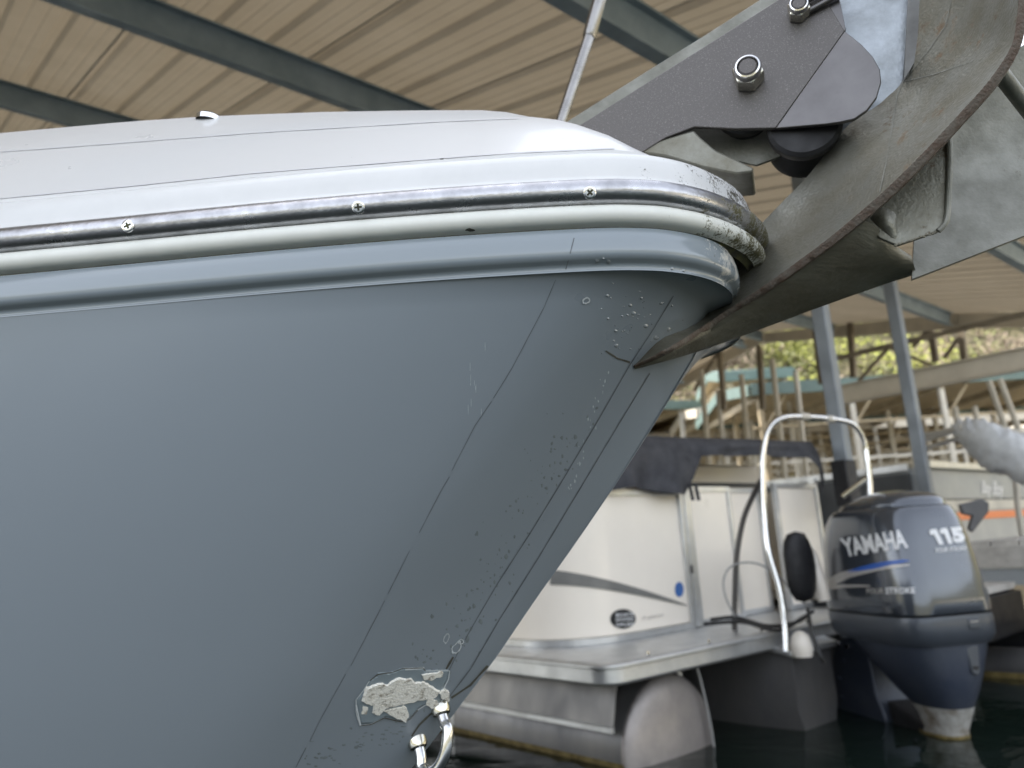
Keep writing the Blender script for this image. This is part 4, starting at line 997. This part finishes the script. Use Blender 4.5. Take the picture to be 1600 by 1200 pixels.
# graphics
def dens(st, k=6): return [tuple(p+(q-p)*j/k for p, q in zip(a, b)) for a, b in zip(st, st[1:]) for j in range(k)] + [st[-1]]
cb_ = bvh_of([cowl])
decal_text('YAMAHA', [(1322, 870), (1419, 856), (1412, 827), (1313, 842)], cb_, M_decw, cowl, 'brand_lettering', .035)
c115 = [(1462, 852), (1508, 847), (1502, 823), (1449, 828)]
for ch, u0, u1 in (('1', 0, .25), ('1', .31, .56), ('5', .62, 1)):
    q4 = [quadmap(c115, u0, 0), quadmap(c115, u1, 0), quadmap(c115, u1, 1), quadmap(c115, u0, 1)]
    if ch == '5': decal_text(ch, q4, cb_, M_decw, cowl, 'digit', .07)
    else: ob('digit', [hit(cb_, *quadmap(q4, a, b), .004) for a, b in ((0, .66), (0, .86), (.38, 1), (1, 1), (1, .7), (1, 0), (.40, 0), (.40, .68))], [(0, 1, 2, 7), (2, 3, 4, 7), (7, 4, 5, 6)], M_decw, cowl)
decal_text('FOUR STROKE', [(1462, 864), (1510, 859), (1509, 853), (1461, 857)], cb_, M_decw, cowl, 'small_lettering', .02)
decal_text('FOUR', [(1356, 928), (1382, 927), (1382, 919), (1355, 919)], cb_, M_decs, cowl, 'small_lettering', .015)
decal_text('STROKE', [(1385, 928), (1430, 927), (1429, 918), (1384, 918)], cb_, M_decw, cowl, 'small_lettering', .03)
st = [(x, y-h, x, y+h) for x, y, h in ((1326, 893, .5), (1345, 889, 3), (1365, 885, 4.2), (1390, 880, 3.6), (1410, 877, 2), (1421, 876, .5))]
decal_strip(dens(st), cb_, M_decb, cowl, 'blue_stripe', .0045)
st = [(x, y-h, x, y+h) for x, y, h in ((1283, 915, 4), (1300, 909, 7.5), (1312, 903, 7.5), (1330, 896, 6), (1350, 892, 5), (1375, 887, 4), (1400, 884.5, 2.2), (1421, 883, .5))]
decal_strip(dens(st), cb_, M_decs, cowl, 'silver_stripe', .004)
st = [(x, y-h, x, y+h) for x, y, h in ((1283, 917, 4), (1300, 917, 4), (1320, 916, 2.2), (1340, 915.5, 1.8), (1361, 915.5, 1))]
decal_strip(dens(st), cb_, M_decs, cowl, 'silver_stripe', .005)

# ------------------------------------------------------------------ grey boat, dock, tarp at the right
gb = thing('moored_boat', 'grey moored boat with an orange stripe and white name lettering behind the outboard motor', 'boat', (4, 6.8, 0))
GC = atY(1455, 800, 6.1); GC.z = 0
def G(s, t, z): return GC + E1*s + E2h*t + Z*z
zt = atY(1455, 727, 6.1).z
mb = MB(); mb.prism([G(0, 0, .55), G(5, 0, .55), G(5, 3, .55), G(0, 3, .55)], Z*(zt-.55)); stern = mb.build('hull_side', M_boatg, gb, bevel=.03)
mb = MB(); mb.prism([G(-.02, .1, .5), G(-.02, 6, .5), G(-.02, 6, zt-.05), G(-.02, .1, zt-.05)], -E1*.03); mb.build('side_panel', M_boatd, gb)
MB().bar(G(-.04, .1, zt), G(-.04, 6, zt), .05, .05).build('top_rail', M_alu, gb)
MB().bar(G(0, -.02, zt+.01), G(5, -.02, zt+.01), .07, .05).build('top_rail', M_alu, gb)
for t in (.9, 2.0, 3.1): MB().box(G(-.07, t, (zt+.5)/2), E1*.02, E2h*.03, Z*(zt-.5)/2).build('panel_post', M_alu, gb)
gbv = bvh_of([stern])
zs = atY(1545, 805, 6.6)
def frontstrip(z_a, z_b, m, name, s0=0.05, s1=4.9, pr=.004): MB().box(G((s0+s1)/2, -pr, (z_a+z_b)/2), E1*(s1-s0)/2, E2h*.003, Z*(z_b-z_a)/2).build(name, m, gb)
def z_at(x, y):
    p = onplane(x, y, G(0, 0, 0), E2h); return p.z
frontstrip(z_at(1580, 801+7), z_at(1580, 801-4), M_orange, 'orange_stripe'); frontstrip(z_at(1580, 794), z_at(1580, 781), M_wpost, 'white_stripe')
frontstrip(z_at(1580, 780), z_at(1580, 778), M_boatd, 'dark_pinstripe')
decal_text('Bay Boy', [(1534, 776), (1568, 784), (1566, 752), (1532, 752)], gbv, M_decw, gb, 'name_lettering', .02, .25, lift=.006)
# swim platform post
MB().tube([atY(1586, 735, 6.0), atY(1590, 790, 6.0), atY(1598, 842, 6.0)], .022, 10).build('ladder_tube', M_wpost, gb, smooth=True)
# spotlight bracket over the motor
brk2 = thing('lamp_bracket', 'small dark grey angled bracket sticking out right behind the motor cowling', 'bracket', atY(1530, 800, 4.4))
MB().prism([atY(x, y, 4.3) for x, y in ((1500, 788), (1535, 779), (1546, 786), (1545, 800), (1528, 822), (1520, 832), (1514, 826), (1520, 806), (1505, 803))], Vector((.02, .06, 0))).build('bracket_plate', mat('dull_bracket_grey', (.10, .10, .105), .5, .3, var=.2), brk2, bevel=.006)
# dock finger at right
fd = thing('floating_dock', 'floating dock finger with weathered boards and tan fascia at the right edge', 'dock', (4.4, 5.6, 0))
DC = atY(1528, 880, 5.3); DC.z = 0
def Q(s, t, z): return DC - E2h*s + E1*t + Z*z
zd = .765
for k in range(14): MB().box(Q(.15+k*.155, .35, zd), E2h*.072, E1*.75, Z*.016).build('board', M_wood, fd)
MB().box(Q(1.2, -.42, .685), E2h*1.25, E1*.02, Z*.063).build('fascia', M_wood, fd, label='weathered grey timber fascia')
MB().box(Q(1.2, -.40, .565), E2h*1.25, E1*.02, Z*.045).build('fascia_rail', M_boatg, fd)
MB().box(Q(1.2, -.42, .415), E2h*1.25, E1*.02, Z*.10).build('fascia', M_tan, fd, label='tan lower fascia')
MB().prism([Q(-.05, -.30, .0), Q(2.4, -.30, .0), Q(2.4, 1.1, .0), Q(-.05, 1.1, .0)], Z*.30).build('float', M_float, fd, bevel=.04)
MB().lathe(Q(-.1, -.42, .05), -E2h, [(0, .02), (.06, .09), (.15, .11), (2.5, .11)], 24).build('float_tube', M_tube, fd, smooth=True)
MB().box(Q(1.2, -.53, .0), E2h*1.2, E1*.006, Z*.03).build('scum_line', M_scum, fd)
# dock walkway between boats
wk = thing('dock_walkway', 'narrow board walkway carrying the grey columns behind the outboard motor', 'dock', (2.6, 5.1, 0))
wp = atY(1325, 745, 4.95); wp.z = 0
for k in range(30): 
    MB().box(wp + E2h*(-.6+k*.155) + Z*.52 + E1*.15, E1*.42, E2h*.072, Z*.018).build('board', M_wood, wk)
MB().box(wp + E2h*1.6 + E1*.15 + Z*.38, E1*.40, E2h*2.3, Z*.11).build('walkway_float', M_float, wk)
bp_ = atY(1322, 755, 4.8); bump_ = thing('dock_bumper', 'black box shaped dock bumper at the foot of the left grey column', 'bumper', bp_)
MB().box(bp_, E1*.07, E2h*.05, Z*.14).build('bumper_body', M_black, bump_, bevel=.01)

# tarp
tp = thing('rolled_tarp', 'crumpled silver grey tarp bundled over a boom at the right edge', 'tarp', atY(1570, 710, 5.6))
path = smooth_path([atY(x, y, Y) for x, y, Y in ((1488, 672, 5.9), (1510, 682, 5.8), (1540, 695, 5.7), (1575, 708, 5.6), (1620, 722, 5.5), (1700, 740, 5.3))], 8)
rws = []
for i, p in enumerate(path):
    q = i/(len(path)-1); r_ = .03 + .16*min(1, q*2.6)**.8
    nz = 1
    rws.append([p + ( Vector((-.3, -.95, 0))*math.cos(2*math.pi*k/24)*r_*.8 + Z*math.sin(2*math.pi*k/24)*r_)*(1+.02*noise.noise((i*.35, math.cos(2*math.pi*k/24)*1.6, 0))) + Z*.04*noise.noise((i*.5, math.cos(2*math.pi*k/24)*2.4, math.sin(2*math.pi*k/24)*2.4)) for k in range(24)])
MB().grid(rws, True).build('tarp_bundle', M_tarp, tp, smooth=True, ang=180)
MB().tube(smooth_path([atY(1500, 668, 5.8)+Z*.0, atY(1540, 668, 5.7), atY(1590, 678, 5.55), atY(1680, 700, 5.4)], 6), .03, 10).build('boom_tube', M_wpost, tp, smooth=True)
for x0, y0, x1, y1 in ((1438, 690, 1495, 672), (1440, 702, 1500, 684), (1446, 680, 1500, 668)):
    MB().tube([atY(x0, y0, 6.2), atY(x1, y1, 5.85)], .018, 8).build('folded_strut', M_alu, tp, smooth=True)
# tall white ladder poles over the tarp
for i, (xa, ya, xb, yb) in enumerate(((1545, 595, 1570, 668), (1562, 592, 1592, 672), (1492, 636, 1500, 690), (1522, 635, 1530, 672))):
    o = thing('white_mast', ('left leg of the pair of slanting white masts above the tarp', 'right leg of the pair of slanting white masts above the tarp', 'short white upright pole left of the slanting masts', 'short white upright pole just beside the slanting masts')[i], 'mast', atY(xb, yb, 8), 'white poles above the tarp')
    MB().tube([atY(xa, ya, 8), atY(xb, yb, 8)], .03, 10).build('mast_tube', M_wpost, o, smooth=True)
